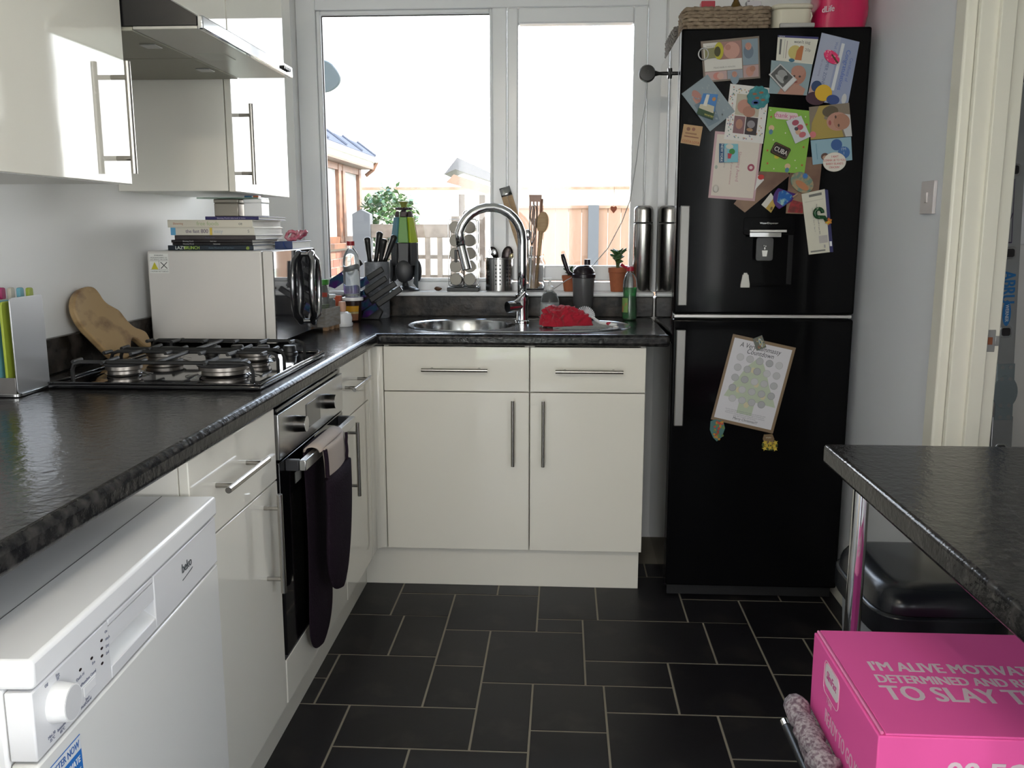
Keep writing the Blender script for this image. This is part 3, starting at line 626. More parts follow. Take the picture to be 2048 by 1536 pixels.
# crate
cr = thing('wooden_crate', 'small grey-washed wooden crate of jars in the corner beside the microwave', 'crate', (.39, -.53, zw))
CRM = Matrix.Translation((.425, -.500, zw)) @ Matrix.Rotation(-.15, 4, 'Z')
GW = mat('greywash_wood', (.30, .28, .26), .8, noise=(30, (.22, .19, .16), .4, .7, 5, (1, 1, 5))); GWB = mat('crate_edge_wood', (.30, .18, .10), .8)
for y in (-.062, .054): obj('crate_board', MB().box(-.10, .012, y, y + .008, .012, .075).xf(CRM), GW, cr, bevel=.001)
obj('crate_board', MB().box(.0125, .0195, -.062, .062, .012, .075).xf(CRM), GW, cr, bevel=.001); obj('crate_board', MB().box(-.108, -.1005, -.062, .062, .012, .075).xf(CRM), GW, cr, bevel=.001)
obj('crate_floor', MB().box(-.10, .012, -.054, .054, .012, .017).xf(CRM), GWB, cr)
for y in (-.055, -.01, .035): obj('crate_foot', MB().box(.003, .018, y, y + .018, 0, .0118).xf(CRM), GWB, cr)
JG = mat('jar_glass', (.9, .93, .92), .05, trans=.9, ior=1.3)
def jar(label, x, y, r, h, lidc, fill, z0=zw + .0175):
    p = CRM @ Vector((x, y, 0)); t = thing('spice_jar', label, 'jar', (p.x, p.y, z0), 'jars in the wooden crate')
    lathe_thing('glass', [(r*.9, z0), (r, z0 + .004), (r, z0 + h*.8), (r*.8, z0 + h*.86), (r*.8, z0 + h*.88)], (p.x, p.y, 0), JG, t)
    lathe_thing('contents', [(r*.85, z0 + .002), (r*.93, z0 + .005), (r*.93, z0 + h*.45), (0, z0 + h*.46)], (p.x, p.y, 0), mat('fill_%s' % label[:12].replace(' ', '_'), fill, .8, noise=(90, tuple(v*.5 for v in fill), .4, .6)), t)
    lathe_thing('lid', [(r*.95, z0 + h*.885), (r*1.02, z0 + h*.9), (r*1.02, z0 + h), (0, z0 + h)], (p.x, p.y, 0), mat('lid_%d%d%d' % tuple(int(v*99) for v in lidc), lidc, .35), t)
    return t
t = jar('green-lidded glass jar of dried herbs in the crate', -.012, -.022, .026, .155, (.05, .25, .03), (.10, .15, .03), zw + .0175)
obj('jar_label', MB().box(CRM.translation.x - .004, CRM.translation.x + .013, CRM.translation.y - .053, CRM.translation.y - .051, zw + .115, zw + .130), ink((.35, .05, .03)), t)
jar('white-lidded glass jar of salt in the crate', -.010, .034, .0225, .100, (.62, .64, .62), (.6, .62, .6))
jar('pink-filled glass jar at the microwave end of the crate', -.062, -.020, .024, .085, (.55, .53, .5), (.5, .2, .14))
# squat white pot and lid
wp = thing('sugar_pot', 'squat white ceramic pot standing beside the wooden crate', 'pot', (.46, -.39, zw))
lathe_thing('pot_body', [(.034, zw), (.036, zw + .004), (.036, zw + .012), (.033, zw + .014), (.0345, zw + .03), (.030, zw + .045), (.020, zw + .052), (0, zw + .053)], (.452, -.405, 0), mat('white_glaze', (.75, .76, .78), .15), wp)
lathe_thing('pot_stopper', [(.012, zw + .0535), (.014, zw + .075), (.012, zw + .088), (0, zw + .09)], (.452, -.405, 0), mat('peach_plastic', (.62, .36, .26), .4), wp)
obj('packet', MB().box(.405, .435, -.36, -.33, zw, zw + .105), ink((.45, .08, .03), .4), bevel=.002, label='small orange-red packet standing behind the white pot', cat='packet')
# tub
tb = thing('dessert_tub', 'round plastic tub with white lid and yellow-brown label under a bottle', 'tub', (.449, -.235, zw))
tc_ = (.449, -.235, 0)
lathe_thing('tub_body', [(.028, zw), (.0295, zw + .003), (.0375, zw + .074), (.0375, zw + .078)], tc_, mat('dark_tub', (.025, .012, .010), .25), tb, 28)
def band(a0, a1, z0, z1, r0, r1, m, par, nm='label_band'):
    k = MB(); k.surf(lambda a, b: Vector((tc_[0] + (r0 + (r1-r0)*b)*math.cos(a0 + (a1-a0)*a), tc_[1] + (r0 + (r1-r0)*b)*math.sin(a0 + (a1-a0)*a), z0 + (z1-z0)*b)), 14, 3); return obj(nm, k, m, par, smooth=3.0)
rad = lambda z: .0299 + (z - .003)*(.0375 - .0295)/.071
for z0, z1, c in ((.006, .030, (.24, .10, .05)), (.0305, .038, (.45, .36, .2)), (.0385, .060, (.52, .27, .02))):
    band(-2.5, -.65, zw + z0, zw + z1, rad(z0), rad(z1), ink(c, .3), tb)
lathe_thing('lid', [(.0385, zw + .0785), (.0415, zw + .080), (.0415, zw + .088), (.039, zw + .0905), (0, zw + .0905)], tc_, WHITEPL, tb, 28)
bo = thing('drink_bottle', 'empty clear plastic bottle with red cap standing on the round tub', 'bottle', (.449, -.235, zw + .091)); zb = zw + .0912
lathe_thing('bottle_body', [(.026, zb), (.031, zb + .004), (.0305, zb + .02), (.0315, zb + .03), (.0315, zb + .10), (.030, zb + .104), (.0315, zb + .108), (.0315, zb + .13), (.028, zb + .152), (.020, zb + .170), (.0125, zb + .180), (.0125, zb + .190)],
            (.449, -.235, 0), CLEARPL, bo)
lathe_thing('cap', [(.0125, zb + .1905), (.0142, zb + .191), (.0142, zb + .207), (0, zb + .207)], (.449, -.235, 0), mat('red_cap', (.28, .015, .02), .35), bo)
# knife block with kitchen knives
kb_ = thing('knife_block', 'grey cylindrical knife block full of black-handled knives by the window', 'knife block', (.50, -.09, zw))
lathe_thing('block', [(.046, zw), (.048, zw + .003), (.048, zw + .215), (.045, zw + .218), (.04, zw + .210), (0, zw + .209)], (.512, -.078, 0), mat('block_grey', (.16, .17, .19), .35, noise=(60, (.26, .27, .29), .5, .7)), kb_, 28)
HBL = mat('knife_handle_black', (.010, .010, .010), .32)
def knife_up(label, x, y, dx, dy, L):
    t = thing('kitchen_knife', label, 'knife', (x, y, zw + .10), 'black-handled knives in the block')
    a = Vector((x, y, zw + .212)); d = Vector((dx, dy, 1)).normalized(); b = a + d*L
    obj('handle', MB().tube([a, a + d*L*.2, a + d*L*.5, a + d*L*.8, b - d*.006, b], [.009, .0085, .0105, .012, .0135, .007], 10), HBL, t, smooth=3.0)
    obj('blade', MB().prism([(-.012, -.10), (.012, -.10), (.012, 0), (-.012, 0)], a + d*.002, Vector((1, 0, 0)) - d*d.x, d, .0016), STEEL, t)
knife_up('black-handled knife tilting towards the drink bottle, upright in the block', .487, -.085, -.07, -.05, .100)
knife_up('long black-handled knife leaning over the block, handle raised highest', .507, -.075, .17, .0, .122)
knife_up('black-handled knife in the block between the two tallest handles', .528, -.085, .20, -.05, .095)
knife_up('black-handled knife in the block leaning furthest towards the window', .540, -.065, .40, .03, .115)
IRI = mat('iridescent_steel', (.015, .06, .10), .16, .9, noise=(30, (.06, .015, .11), .45, .62, 2))
def knife_side(label, p, ang, hl, bl, bw, yaw=-.0, z=None):
    """horizontal-ish knife in the XZ plane: blade down-left, handle up-right"""
    t = thing('kitchen_knife', label, 'knife', p, 'iridescent knives fanned on the magnetic stand')
    d = Vector((math.cos(ang), 0, math.sin(ang))); u = Vector((-math.sin(ang), 0, math.cos(ang))); P = Vector(p)
    obj('handle', MB().prism(rrect(hl, .022, .004, cx=hl/2), P, d, u, .014), HBL, t, bevel=.003)
    obj('blade', MB().prism([(0, .011), (-bl*.75, .011), (-bl, -bw*.2), (-bl*.8, -bw + .011), (-.004, -bw + .011), (-.004, -.004)], P + Vector((0, -.004, 0)), d, u, .002), IRI, t)
mg = thing('knife_stand', 'slanted black stand holding five iridescent knives below the sill', 'knife stand', (.50, -.17, zw))
obj('stand_board', MB().prism([(-.01, .0), (.06, .0), (.075, .03), (.005, .11), (-.02, .11), (-.035, .05)], (.475, -.150, zw), (1, 0, 0), (0, 0, 1), .02), BLACK, mg, bevel=.003)
for lb, p, a, hl, bl, bw in (('iridescent chef knife with wide blade, highest of the fan behind the bottle', (.408, -.186, zw + .175), .58, .085, .075, .038),
                             ('iridescent knife second in the fan, blade behind the bottle', (.500, -.182, zw + .158), .56, .070, .10, .028),
                             ('iridescent knife in the middle of the fan', (.492, -.200, zw + .107), .58, .100, .11, .027),
                             ('iridescent knife second from the worktop in the fan', (.515, -.218, zw + .078), .58, .118, .09, .026),
                             ('iridescent knife lowest in the fan, nearest the sink', (.545, -.236, zw + .062), .60, .112, .075, .026)):
    knife_side(lb, p, a, hl, bl, bw)

# ================================================================== THINGS ON THE SILL
zs = 1.0095
# utensil carousel
cu_ = thing('utensil_carousel', 'black utensil carousel on the sill hung with colour-handled kitchen tools', 'utensil stand', (.608, -.002, zs))
lathe_thing('carousel_base', [(.056, zs), (.056, zs + .006), (.045, zs + .012), (.014, zs + .020), (.009, zs + .04), (.009, zs + .30), (.010, zs + .318), (0, zs + .319)], (.608, .008, 0), DARKGREY, cu_, 28)
k = MB()
for i in range(14):
    a = i*2*PI/14; k.ball((.608 + .028*math.cos(a), .008 + .028*math.sin(a), zs + .322), (.0075, .0075, .0055), 8, 6)
k.lathe([(.030, zs + .317), (.030, zs + .323), (0, zs + .324)], (.608, .008, 0), 24); obj('hanging_crown', k, mat('maroon_grey', (.035, .018, .022), .4), cu_, smooth=.9)
lathe_thing('top_cap', [(.010, zs + .3245), (.012, zs + .336), (.020, zs + .347), (.020, zs + .350), (0, zs + .352)], (.608, .008, 0), mat('lime_cap', (.22, .24, .05), .4), cu_)
UC = [((.10, .24, .30), 'blue-handled black pasta fork', 'fork'), ((.12, .30, .06), 'green-handled black slotted spoon', 'spoon'), ((.34, .44, .02), 'lime-handled grey turner', 'turn'), ((.28, .04, .05), 'red-handled black ladle', 'lad'), ((.40, .20, .03), 'orange-handled black masher', 'spoon2'), ((.22, .05, .22), 'purple-handled black skimmer', 'spoon2')]
for i, (c, lb, kd) in enumerate(UC):
    a = {0: -2.45, 1: -1.50, 2: -.55, 3: 2.75, 4: .55, 5: 1.6}[i]
    t = thing('kitchen_utensil', lb + ' hanging on the carousel', 'utensil', (.608 + .03*math.cos(a), .008 + .03*math.sin(a), zs + .05), 'utensils on the carousel')
    ca, sa = math.cos(a), math.sin(a); o = Vector((.608, .008, 0)); rd = Vector((ca, sa, 0)); tg = Vector((-sa, ca, 0))
    hm = mat('uh_%d' % i, c, .35)
    def strip(r0, r1, z0, z1, w0, w1, th, mm, nm):
        A = o + rd*r0 + Vector((0, 0, zs + z0)); B = o + rd*r1 + Vector((0, 0, zs + z1)); kk = MB()
        vs = []
        for q, w in ((A, w0), (B, w1)):
            for s1, s2 in ((-1, -1), (1, -1), (1, 1), (-1, 1)): vs.append(q + tg*w*s1 + rd*th*s2)
        kk.add(vs, [(0, 1, 2, 3), (7, 6, 5, 4), (0, 4, 5, 1), (1, 5, 6, 2), (2, 6, 7, 3), (3, 7, 4, 0)]); return obj(nm, kk, mm, t, bevel=.0025)
    strip(.0325, .030, .290, .312, .0135, .010, .003, mat('maroon_grey', (0, 0, 0)), 'hook')
    strip(.046, .0330, .190, .2895, .0215, .0140, .006, hm, 'grip')
    strip(.0465, .046, .100, .1895, .0190, .0215, .005, DARKGREY, 'shaft')
    if kd in ('spoon', 'lad', 'spoon2'):
        k = MB().ball((0, 0, 0), (.034, .012, .044), 16, 10); k  .xf(Matrix.Translation(o + rd*.054 + Vector((0, 0, zs + .078))) @ Matrix.Rotation(a - PI/2, 4, 'Z')); obj('bowl', k, DARKGREY, t, smooth=3.0)
    elif kd == 'fork':
        k = MB().ball((0, 0, 0), (.026, .006, .04), 14, 8)
        for j in range(5): k.tube([(-.020 + j*.002, .004, .02 - j*.014), (-.040 - j*.002, .016, .018 - j*.017)], .0032, 6)
        k.xf(Matrix.Translation(o + rd*.056 + Vector((0, 0, zs + .085))) @ Matrix.Rotation(-PI/2 + .5, 4, 'Z')); k.xf(Matrix.Translation((-.008, 0, 0))); obj('head', k, DARKGREY, t, smooth=.9)
    else:
        k = MB().prism([(-.010, .12), (.010, .12), (.034, .03), (.040, .012), (-.014, .03)], o + rd*.047 + Vector((0, 0, zs)), (rd*.75 + Vector((0, -.66, 0))).normalized(), (rd*.16 + Vector((0, 0, 1))).normalized(), .003); obj('blade', k, mat('grey_blade', (.11, .13, .15), .4), t, bevel=.001)
# piece of bark / stone
k = MB().ball((.742, -.008, zs + .0085), (.0145, .010, .0085), 10, 7)
k.v = [p + Vector((R.uniform(-.002, .002), R.uniform(-.002, .002), R.uniform(-.0005, .002))) for p in k.v]
obj('pebble', k, mat('brown_stone', (.10, .045, .018), .6), smooth=.6, label='small brown stone on the sill between carousel and spice rack', cat='stone')
# spice rack
sr = thing('spice_rack', 'two-column wire spice rack on black base, on the window sill', 'spice rack', (.842, -.005, zs))
obj('rack_base', MB().box(.780, .906, -.030, .052, zs, zs + .016), BLACK, sr, bevel=.002)
k = MB()
for y in (-.024, .046):
    k.tube([(x, y, z) for x, z in rrect(.112, .262, .010, cx=.843, cy=zs + .150)], .0018, 6, closed=True)
    for x in (.787, .899): pass
for x in (.788, .898, .843):
    for z in (zs + .0205, zs + .279): k.tube([(x, -.024, z), (x, .046, z)], .0016, 6)
k.tube([(.843, .011, zs + .016), (.843, .011, zs + .285)] + [(.843 + .012 - .012*math.cos(a*PI/8), .011, zs + .300 + .014*math.sin(a*PI/8)) for a in range(9)] + [(.867, .011, zs + .281)], .0024, 6)
obj('wire_frame', k, CHROME, sr, smooth=.9)
LIDM = mat('spice_lid_silver', (.17, .16, .14), .42, .8); SPC = [(.25, .12, .04), (.12, .14, .03), (.30, .06, .02), (.35, .25, .06), (.08, .05, .03)]
proto = {}
for cidx in range(2):
    for r in range(5):
        x = .8155 + cidx*.0545; z = zs + .0475 + r*.0505
        sc = SPC[(r + 2*cidx) % 5]; key = (r + 2*cidx) % 5
        side = ('carousel side', 'tap side')[cidx]; row = ('lowest', 'second', 'middle', 'fourth', 'top')[r]
        lb = 'silver-lidded spice jar, %s row up, %s of the wire rack' % (row, side)
        if key not in proto:
            t = thing('spice_jar', lb, 'jar', (x, 0, z), 'spice jars in the wire rack')
            rot = Matrix.Translation((x, .010, z)) @ Matrix.Rotation(PI/2, 4, 'X')
            obj('glass', MB().lathe([(.019, -.055), (.0225, -.052), (.0225, .012), (.019, .018)], n=20).xf(rot), JG, t, smooth=.6)
            obj('contents', MB().lathe([(.018, -.052), (.0212, -.050), (.0212, .006), (0, .007)], n=16).xf(rot), mat('spice_%d' % key, sc, .9, noise=(120, tuple(v*.5 for v in sc), .4, .6)), t, smooth=.6)
            obj('lid', MB().lathe([(.0205, .0185), (.024, .020), (.024, .034), (.0225, .0358), (.0, .036)], n=24).xf(rot), LIDM, t, smooth=.5)
            proto[key] = t
        else: copy_tree(proto[key], (x, 0, z), lb)
# cutlery pot
cp_ = thing('cutlery_pot', 'perforated stainless steel cutlery pot on the sill', 'cutlery pot', (.985, .0, zs))
pc = (.985, .012, 0)
k = MB().lathe([(.050, zs), (.0545, zs + .003), (.0545, zs + .127), (.0565, zs + .129), (.0565, zs + .132), (.0535, zs + .132), (.0535, zs + .006), (0, zs + .005)], pc, 40)
obj('pot', k, mat('cutlery_steel', (.45, .44, .43), .2, 1.0), cp_, smooth=.6)
k = MB()
for ai in (-2.6, -2.35, -1.75, -1.45, -.9, -.65):
    for j in range(6):
        a = ai; z = zs + .03 + j*.0145; p = Vector((pc[0] + .0543*math.cos(a), pc[1] + .0543*math.sin(a), z)); nn = Vector((math.cos(a), math.sin(a), 0)); k.cyl(p, p + nn*.0007, .0034, n=8)
obj('perforation', k, BLACK, cp_)
def spoon(label, name, base, tip, r, m=CHROME, kind='spoon', bw=.018, group='cutlery in the steel pot'):
    t = thing(name, label, 'cutlery', tuple(base), group); A = Vector(base); B = Vector(tip); d = (B - A).normalized()
    obj('handle', MB().tube([A, A.lerp(B, .5), B], [r, r, r*1.2], 8), m, t, smooth=3.0)
    k = MB()
    if kind == 'spoon': k.ball((0, 0, 0), (bw, .005, bw*1.5), 14, 8)
    else:
        for j in range(4): k.box(-bw + j*bw*.62, -bw + j*bw*.62 + bw*.3, -.0012, .0012, -.006, .028)
        k.box(-bw, bw*.5 + bw*.6, -.0012, .0012, -.018, -.006)
    q = Vector((0, 0, 1)).rotation_difference(d).to_matrix().to_4x4(); k.xf(Matrix.Translation(B + d*bw*1.3) @ q); obj('head', k, m, t, smooth=.9)
DM = mat('dark_cutlery', (.03, .022, .022), .2, .6)
b0 = (.985, .012, zs + .008)
spoon('dark fluted serving spoon lying across the steel pot', 'serving_spoon', b0, (1.010, .016, zs + .116), .004, DM, bw=.022)
spoon('dark serrated server in the steel pot on the tap side', 'serving_spoon', (.99, .02, zs + .01), (.965, .024, zs + .120), .004, DM, bw=.020)
spoon('steel fork poking out of the steel pot towards the spice rack', 'fork', (.988, .01, zs + .01), (.950, .012, zs + .132), .003, CHROME, 'fork', .009)
spoon('steel teaspoon in the steel pot behind the fork', 'spoon', (.98, .01, zs + .01), (.968, .0, zs + .132), .003, CHROME, bw=.012)
spoon('brass-toned spoon at the tap edge of the steel pot', 'spoon', (.995, .01, zs + .01), (1.030, -.005, zs + .125), .003, mat('brass_tone', (.5, .42, .25), .3, .8), bw=.009)
# glass jar of wooden utensils
gj = thing('utensil_jar', 'large clear glass jar of wooden and steel utensils behind the tap', 'jar', (1.118, .012, zs)); jc = (1.118, .012, 0)
obj('jar_body', MB().lathe([(.035, zs), (.044, zs + .004), (.046, zs + .010), (.046, zs + .108), (.038, zs + .122), (.0385, zs + .134), (.041, zs + .136), (.041, zs + .141), (.0365, zs + .141), (.0350, zs + .124), (.0425, zs + .106), (.0425, zs + .013), (.036, zs + .008), (0, zs + .008)], jc, 36), GLASS, gj, smooth=.7)
def UT(label, name): return thing(name, label, 'utensil', (1.118, .012, zs + .02), 'utensils in the glass jar')
t = UT('large wooden tongs with steel bend, sticking out of the glass jar', 'serving_tongs')
tb0, tt = Vector((1.128, .018, zs + .016)), Vector((1.004, .026, zs + .405)); dd_ = (tt - tb0).normalized(); sx_ = Vector((1, 0, 0)) - dd_*dd_.x; sx_.normalize()
for s, sh in ((-1, 0), (1, 0)):
    offs = sx_*(.0105*s)
    obj('arm', MB().prism([(-.0095, .0), (.0095, .0), (.0105, .30), (.0105, .372), (-.0105, .372), (-.0105, .30)], tb0 + offs + Vector((0, .012*s, 0)), sx_, dd_, .005), PALEWOOD, t, bevel=.0015)
k = MB().surf(lambda a, b: tt + sx_*(-.021 + .042*b) + dd_*(-.035 + .035*math.sin(PI*a) + 0) + Vector((0, -.016 + .032*a + .004, 0)), 10, 3); obj('spring_bend', k, STEEL, t, smooth=3.0, solid=.0015)
t = UT('wire balloon whisk standing in the glass jar', 'whisk')
wb, wtip = Vector((1.105, .006, zs + .012)), Vector((1.122, -.004, zs + .325)); wd = (wtip - wb).normalized()
obj('handle', MB().tube([wb, wb + wd*.165], .0055, 8), STEEL, t, smooth=.8)
k = MB()
for i in range(5):
    a = i*PI/5; u = Vector((math.cos(a), math.sin(a), 0)); o = wb + wd*.165
    k.tube([o + wd*(.160*(1 - abs(1 - 2*s/16)**2.2)) + u*(.031*math.sin(PI*2*(s/16)*.5*2)*.0 + .031*(2*s/16 - 1)*(1.3 - .3*abs(2*s/16 - 1)) * (1 if .0 < s/16 < 1 else 0))*(math.sin(PI*s/16)**.55) for s in range(17)], .0011, 5)
obj('wires', k, CHROME, t, smooth=.9)
t = UT('slotted wooden turner standing in the glass jar', 'slotted_turner')
sb, st = Vector((1.122, .028, zs + .014)), Vector((1.127, .040, zs + .372)); sd = (st - sb).normalized(); su = Vector((.96, 0, .1)); su = (su - sd*su.dot(sd)).normalized()
PKW = mat('pinkish_wood', (.46, .30, .25), .5)
obj('handle', MB().prism([(-.005, 0), (.005, 0), (.006, .265), (-.006, .265)], sb, su, sd, .006), PKW, t, bevel=.0015)
k = MB()
for i in range(4): k.prism([(-.024 + i*.0135, .27), (-.0165 + i*.0135, .27), (-.0165 + i*.0135, .335), (-.024 + i*.0135, .335)], sb, su, sd, .005)
k.prism([(-.024, .335), (.0235, .335), (.025, .362), (-.026, .362)], sb, su, sd, .005).prism([(-.006, .24), (.006, .24), (.0235, .2705), (-.024, .2705)], sb, su, sd, .005)
obj('slotted_blade', k, PKW, t)
t = UT('pale wooden spoon with oval bowl in the glass jar', 'wooden_spoon')
a, b = Vector((1.128, .002, zs + .012)), Vector((1.152, .002, zs + .235)); d = (b - a).normalized()
obj('handle', MB().tube([a, a.lerp(b, .7), b], [.006, .0062, .008], 10), PALEWOOD, t, smooth=3.0)
k = MB().ball((0, 0, 0), (.0235, .007, .042), 16, 10); k.xf(Matrix.Translation(b + d*.034) @ Vector((0, 0, 1)).rotation_difference(d).to_matrix().to_4x4()); obj('bowl', k, PALEWOOD, t, smooth=3.0)
t = UT('thin dark wooden stick at the back of the glass jar', 'wooden_stick'); obj('stick', MB().tube([(1.132, .03, zs + .014), (1.152, .038, zs + .36)], [.006, .0055], 8), mat('reddish_wood', (.24, .12, .08), .6), t, smooth=.8)
t = UT('steel ladle handle in the glass jar beside the tongs', 'ladle'); obj('handle', MB().tube([(1.105, .024, zs + .014), (1.098, .012, zs + .205)], .004, 8), CHROME, t, smooth=.8); obj('bowl', MB().ball((1.098, .008, zs + .220), (.016, .011, .022), 14, 8), CHROME, t, smooth=3.0)

# plants
LEAF = mat('succulent_leaf', (.035, .10, .035), .35, noise=(30, (.07, .15, .05), .4, .7))
def plant(label, c, r, h, leaves, ph, spread):
    t = thing('potted_plant', label, 'plant', (c[0], c[1], zs), 'potted succulents on the sill')
    lathe_thing('pot', [(r*.68, zs), (r*.70, zs + .002), (r*.93, zs + h*.78), (r, zs + h*.80), (r, zs + h), (r*.9, zs + h), (r*.86, zs + h*.85), (0, zs + h*.84)], (c[0], c[1], 0), TERRA, t)
    obj('soil', MB().lathe([(r*.85, zs + h*.845), (r*.6, zs + h*.88), (0, zs + h*.89)], (c[0], c[1], 0)), mat('soil', (.03, .02, .012), .95), t)
    rr = random.Random(ph); k = MB(); tips = []
    for i in range(4):
        a = rr.uniform(0, 6.28); q = Vector((c[0] + spread*.55*math.cos(a), c[1] + spread*.5*math.sin(a), zs + h + leaves*rr.uniform(.55, .95))); k.tube([(c[0], c[1], zs + h*.86), ((c[0] + q.x)/2, (c[1] + q.y)/2, zs + h + leaves*.3), q], [.004, .003, .002], 6); tips.append(q)
    obj('stem', k, mat('stem_green', (.07, .10, .04), .6), t, smooth=.9)
    me0 = None
    for i in range(34):
        q = tips[i % 4]; f = rr.uniform(.25, 1.05); base = Vector((c[0], c[1], zs + h)).lerp(q, f); a = rr.uniform(0, 6.28); el = rr.uniform(.0, .9)
        kk = MB().ball((.011, 0, 0), (.0125, .0075, .0025), 8, 6); kk.xf(Matrix.Translation(base) @ Matrix.Rotation(a, 4, 'Z') @ Matrix.Rotation(-el, 4, 'Y') @ Matrix.Scale(rr.uniform(1.0, 1.5)*spread/.028, 4)); obj('leaf', kk, LEAF, t, smooth=3.0)
plant('jade plant with thick leaves in a terracotta pot beside the steel flask', (1.452, .005), .0365, .094, .075, 3, .028)
plant('small succulent in a low terracotta pot half behind the protein shaker', (1.262, .018), .029, .062, .022, 5, .022)
# flask
fl = thing('vacuum_flask', 'tall brushed steel vacuum flask on the sill against the fridge', 'flask', (1.549, .012, zs)); fc = (1.549, .012, 0)
FSM = mat('flask_steel', (.58, .56, .54), .24, 1.0)
obj('flask_body', MB().lathe([(.036, zs), (.038, zs + .003), (.038, zs + .262), (.0365, zs + .264)], fc, 32), FSM, fl, smooth=.6)
obj('flask_ring', MB().lathe([(.0365, zs + .2645), (.0365, zs + .2695)], fc, 32), ink((.05, .05, .05)), fl, smooth=.6)
obj('flask_cup', MB().lathe([(.0375, zs + .270), (.0375, zs + .315), (.036, zs + .323), (.030, zs + .330), (.02, zs + .333), (0, zs + .333)], fc, 32), FSM, fl, smooth=.6)

# ================================================================== THINGS BEHIND THE SINK
zd = .9128
sd_ = thing('soap_dispenser', 'clear pump soap dispenser half full of white soap behind the draining board', 'soap dispenser', (1.188, -.105, zw)); sc_ = (1.188, -.105, 0); zz = zw + .0005
lathe_thing('dispenser_body', [(.030, zz), (.037, zz + .006), (.038, zz + .03), (.035, zz + .075), (.026, zz + .098), (.015, zz + .106), (.0145, zz + .112)], sc_, CLEARPL, sd_, 24)
lathe_thing('liquid_soap', [(.029, zz + .004), (.0355, zz + .008), (.0362, zz + .03), (.0345, zz + .058), (0, zz + .0585)], sc_, mat('white_soap', (.72, .74, .73), .3), sd_)
lathe_thing('pump_collar', [(.0155, zz + .1125), (.0155, zz + .124), (.008, zz + .128), (.005, zz + .130), (.005, zz + .150)], sc_, WHITEPL, sd_)
obj('pump_nozzle', MB().box(1.174, 1.196, -.110, -.100, zz + .150, zz + .157).box(1.160, 1.174, -.108, -.102, zz + .152, zz + .157), WHITEPL, sd_, bevel=.0015)
obj('dispenser_label', MB().box(1.176, 1.181, -.1445, -.1435, zz + .03, zz + .045).box(1.185, 1.188, -.1445, -.1435, zz + .03, zz + .045).box(1.181, 1.185, -.1445, -.1435, zz + .037, zz + .039), ink((.06, .07, .08)), sd_)
sh_ = thing('protein_shaker', 'smoky grey protein shaker with black flip-up spout lid behind the drainer', 'shaker', (1.316, -.115, zw)); hc = (1.316, -.115, 0)
lathe_thing('cup', [(.033, zz), (.035, zz + .003), (.042, zz + .150), (.042, zz + .158)], hc, mat('smoke_plastic', (.10, .10, .105), .3, trans=.25), sh_, 28)
lathe_thing('lid', [(.043, zz + .1585), (.0455, zz + .160), (.0455, zz + .172), (.042, zz + .175), (.040, zz + .188), (.030, zz + .200), (.022, zz + .205), (0, zz + .206)], hc, mat('shaker_lid', (.020, .014, .018), .25), sh_, 28)
lathe_thing('spout', [(.012, zz + .2065), (.012, zz + .228), (0, zz + .229)], (1.330, -.115, 0), mat('shaker_lid', (0, 0, 0)), sh_)
obj('flip_handle', MB().tube([(1.276, -.115, zz + .168), (1.258, -.115, zz + .180), (1.248, -.115, zz + .205), (1.240, -.115, zz + .230), (1.235, -.115, zz + .248)], [.006, .0075, .0085, .009, .007], 10), mat('shaker_lid', (0, 0, 0)), sh_, smooth=3.0)
wl = thing('washing_up_liquid', 'bottle of green washing-up liquid with red cap at the fridge end', 'bottle', (1.492, -.13, zw)); lc = (1.492, -.13, 0)
lathe_thing('bottle', [(.022, zz), (.0275, zz + .004), (.028, zz + .05), (.0245, zz + .09), (.027, zz + .125), (.026, zz + .15), (.018, zz + .172), (.011, zz + .18), (.011, zz + .184)], lc, CLEARPL, wl)
lathe_thing('liquid', [(.021, zz + .003), (.026, zz + .006), (.0264, zz + .05), (.0232, zz + .09), (.0256, zz + .124), (0, zz + .1245)], lc, mat('green_liquid', (.01, .30, .05), .1, trans=.75), wl)
lathe_thing('cap', [(.0115, zz + .1845), (.014, zz + .186), (.014, zz + .200), (.008, zz + .203), (0, zz + .204)], lc, mat('red_squeezy_cap', (.42, .02, .045), .35), wl)
obj('cap_flap', MB().tube([(1.480, -.13, zz + .196), (1.468, -.132, zz + .202), (1.455, -.134, zz + .211)], [.0055, .005, .006], 8), mat('red_squeezy_cap', (0, 0, 0)), wl, smooth=.9)
k = MB().surf(lambda a, b: Vector((lc[0] + .0285*math.cos(3.1 + 1.3*a), lc[1] + .0285*math.sin(3.1 + 1.3*a), zz + .03 + .055*b)), 8, 5); obj('label', k, mat('soap_label', (.20, .34, .10), .4, noise=(60, (.5, .16, .10), .58, .66)), wl, smooth=3.0)
# red cloth
k = MB()
def cloth(a, b):
    th = a*2*PI; r = .062*(1 - b)**.6*(1 + .16*math.sin(3*th + 1) + .10*math.sin(7*th)) + .0006
    x = 1.222 + r*1.05*math.cos(th) + (.045*max(0, math.cos(th - .1))**6)*(1 - b); y = -.385 + r*.72*math.sin(th)
    zc = zd + .003 + .066*math.sin(b*PI/2)**.8
    q = Vector((x, y, zc)); f = min(1, b*5)
    w1 = noise.noise(q*38); w2 = noise.noise(q*75 + Vector((3, 1, 2)))
    rd_ = Vector((math.cos(th), math.sin(th), .5))
    return q + (rd_*(.022*(.32 - abs(w1))*2.0 - .012*abs(w2)) + Vector((0, 0, .012*w1)))*f
k.surf(cloth, 96, 34, True)
obj('dish_cloth', k, mat('red_cloth', (.42, .008, .028), .85, bump=(260, .8), sheen=.2), smooth=1.2, label='crumpled bright red dish cloth heaped on the draining board', cat='cloth')
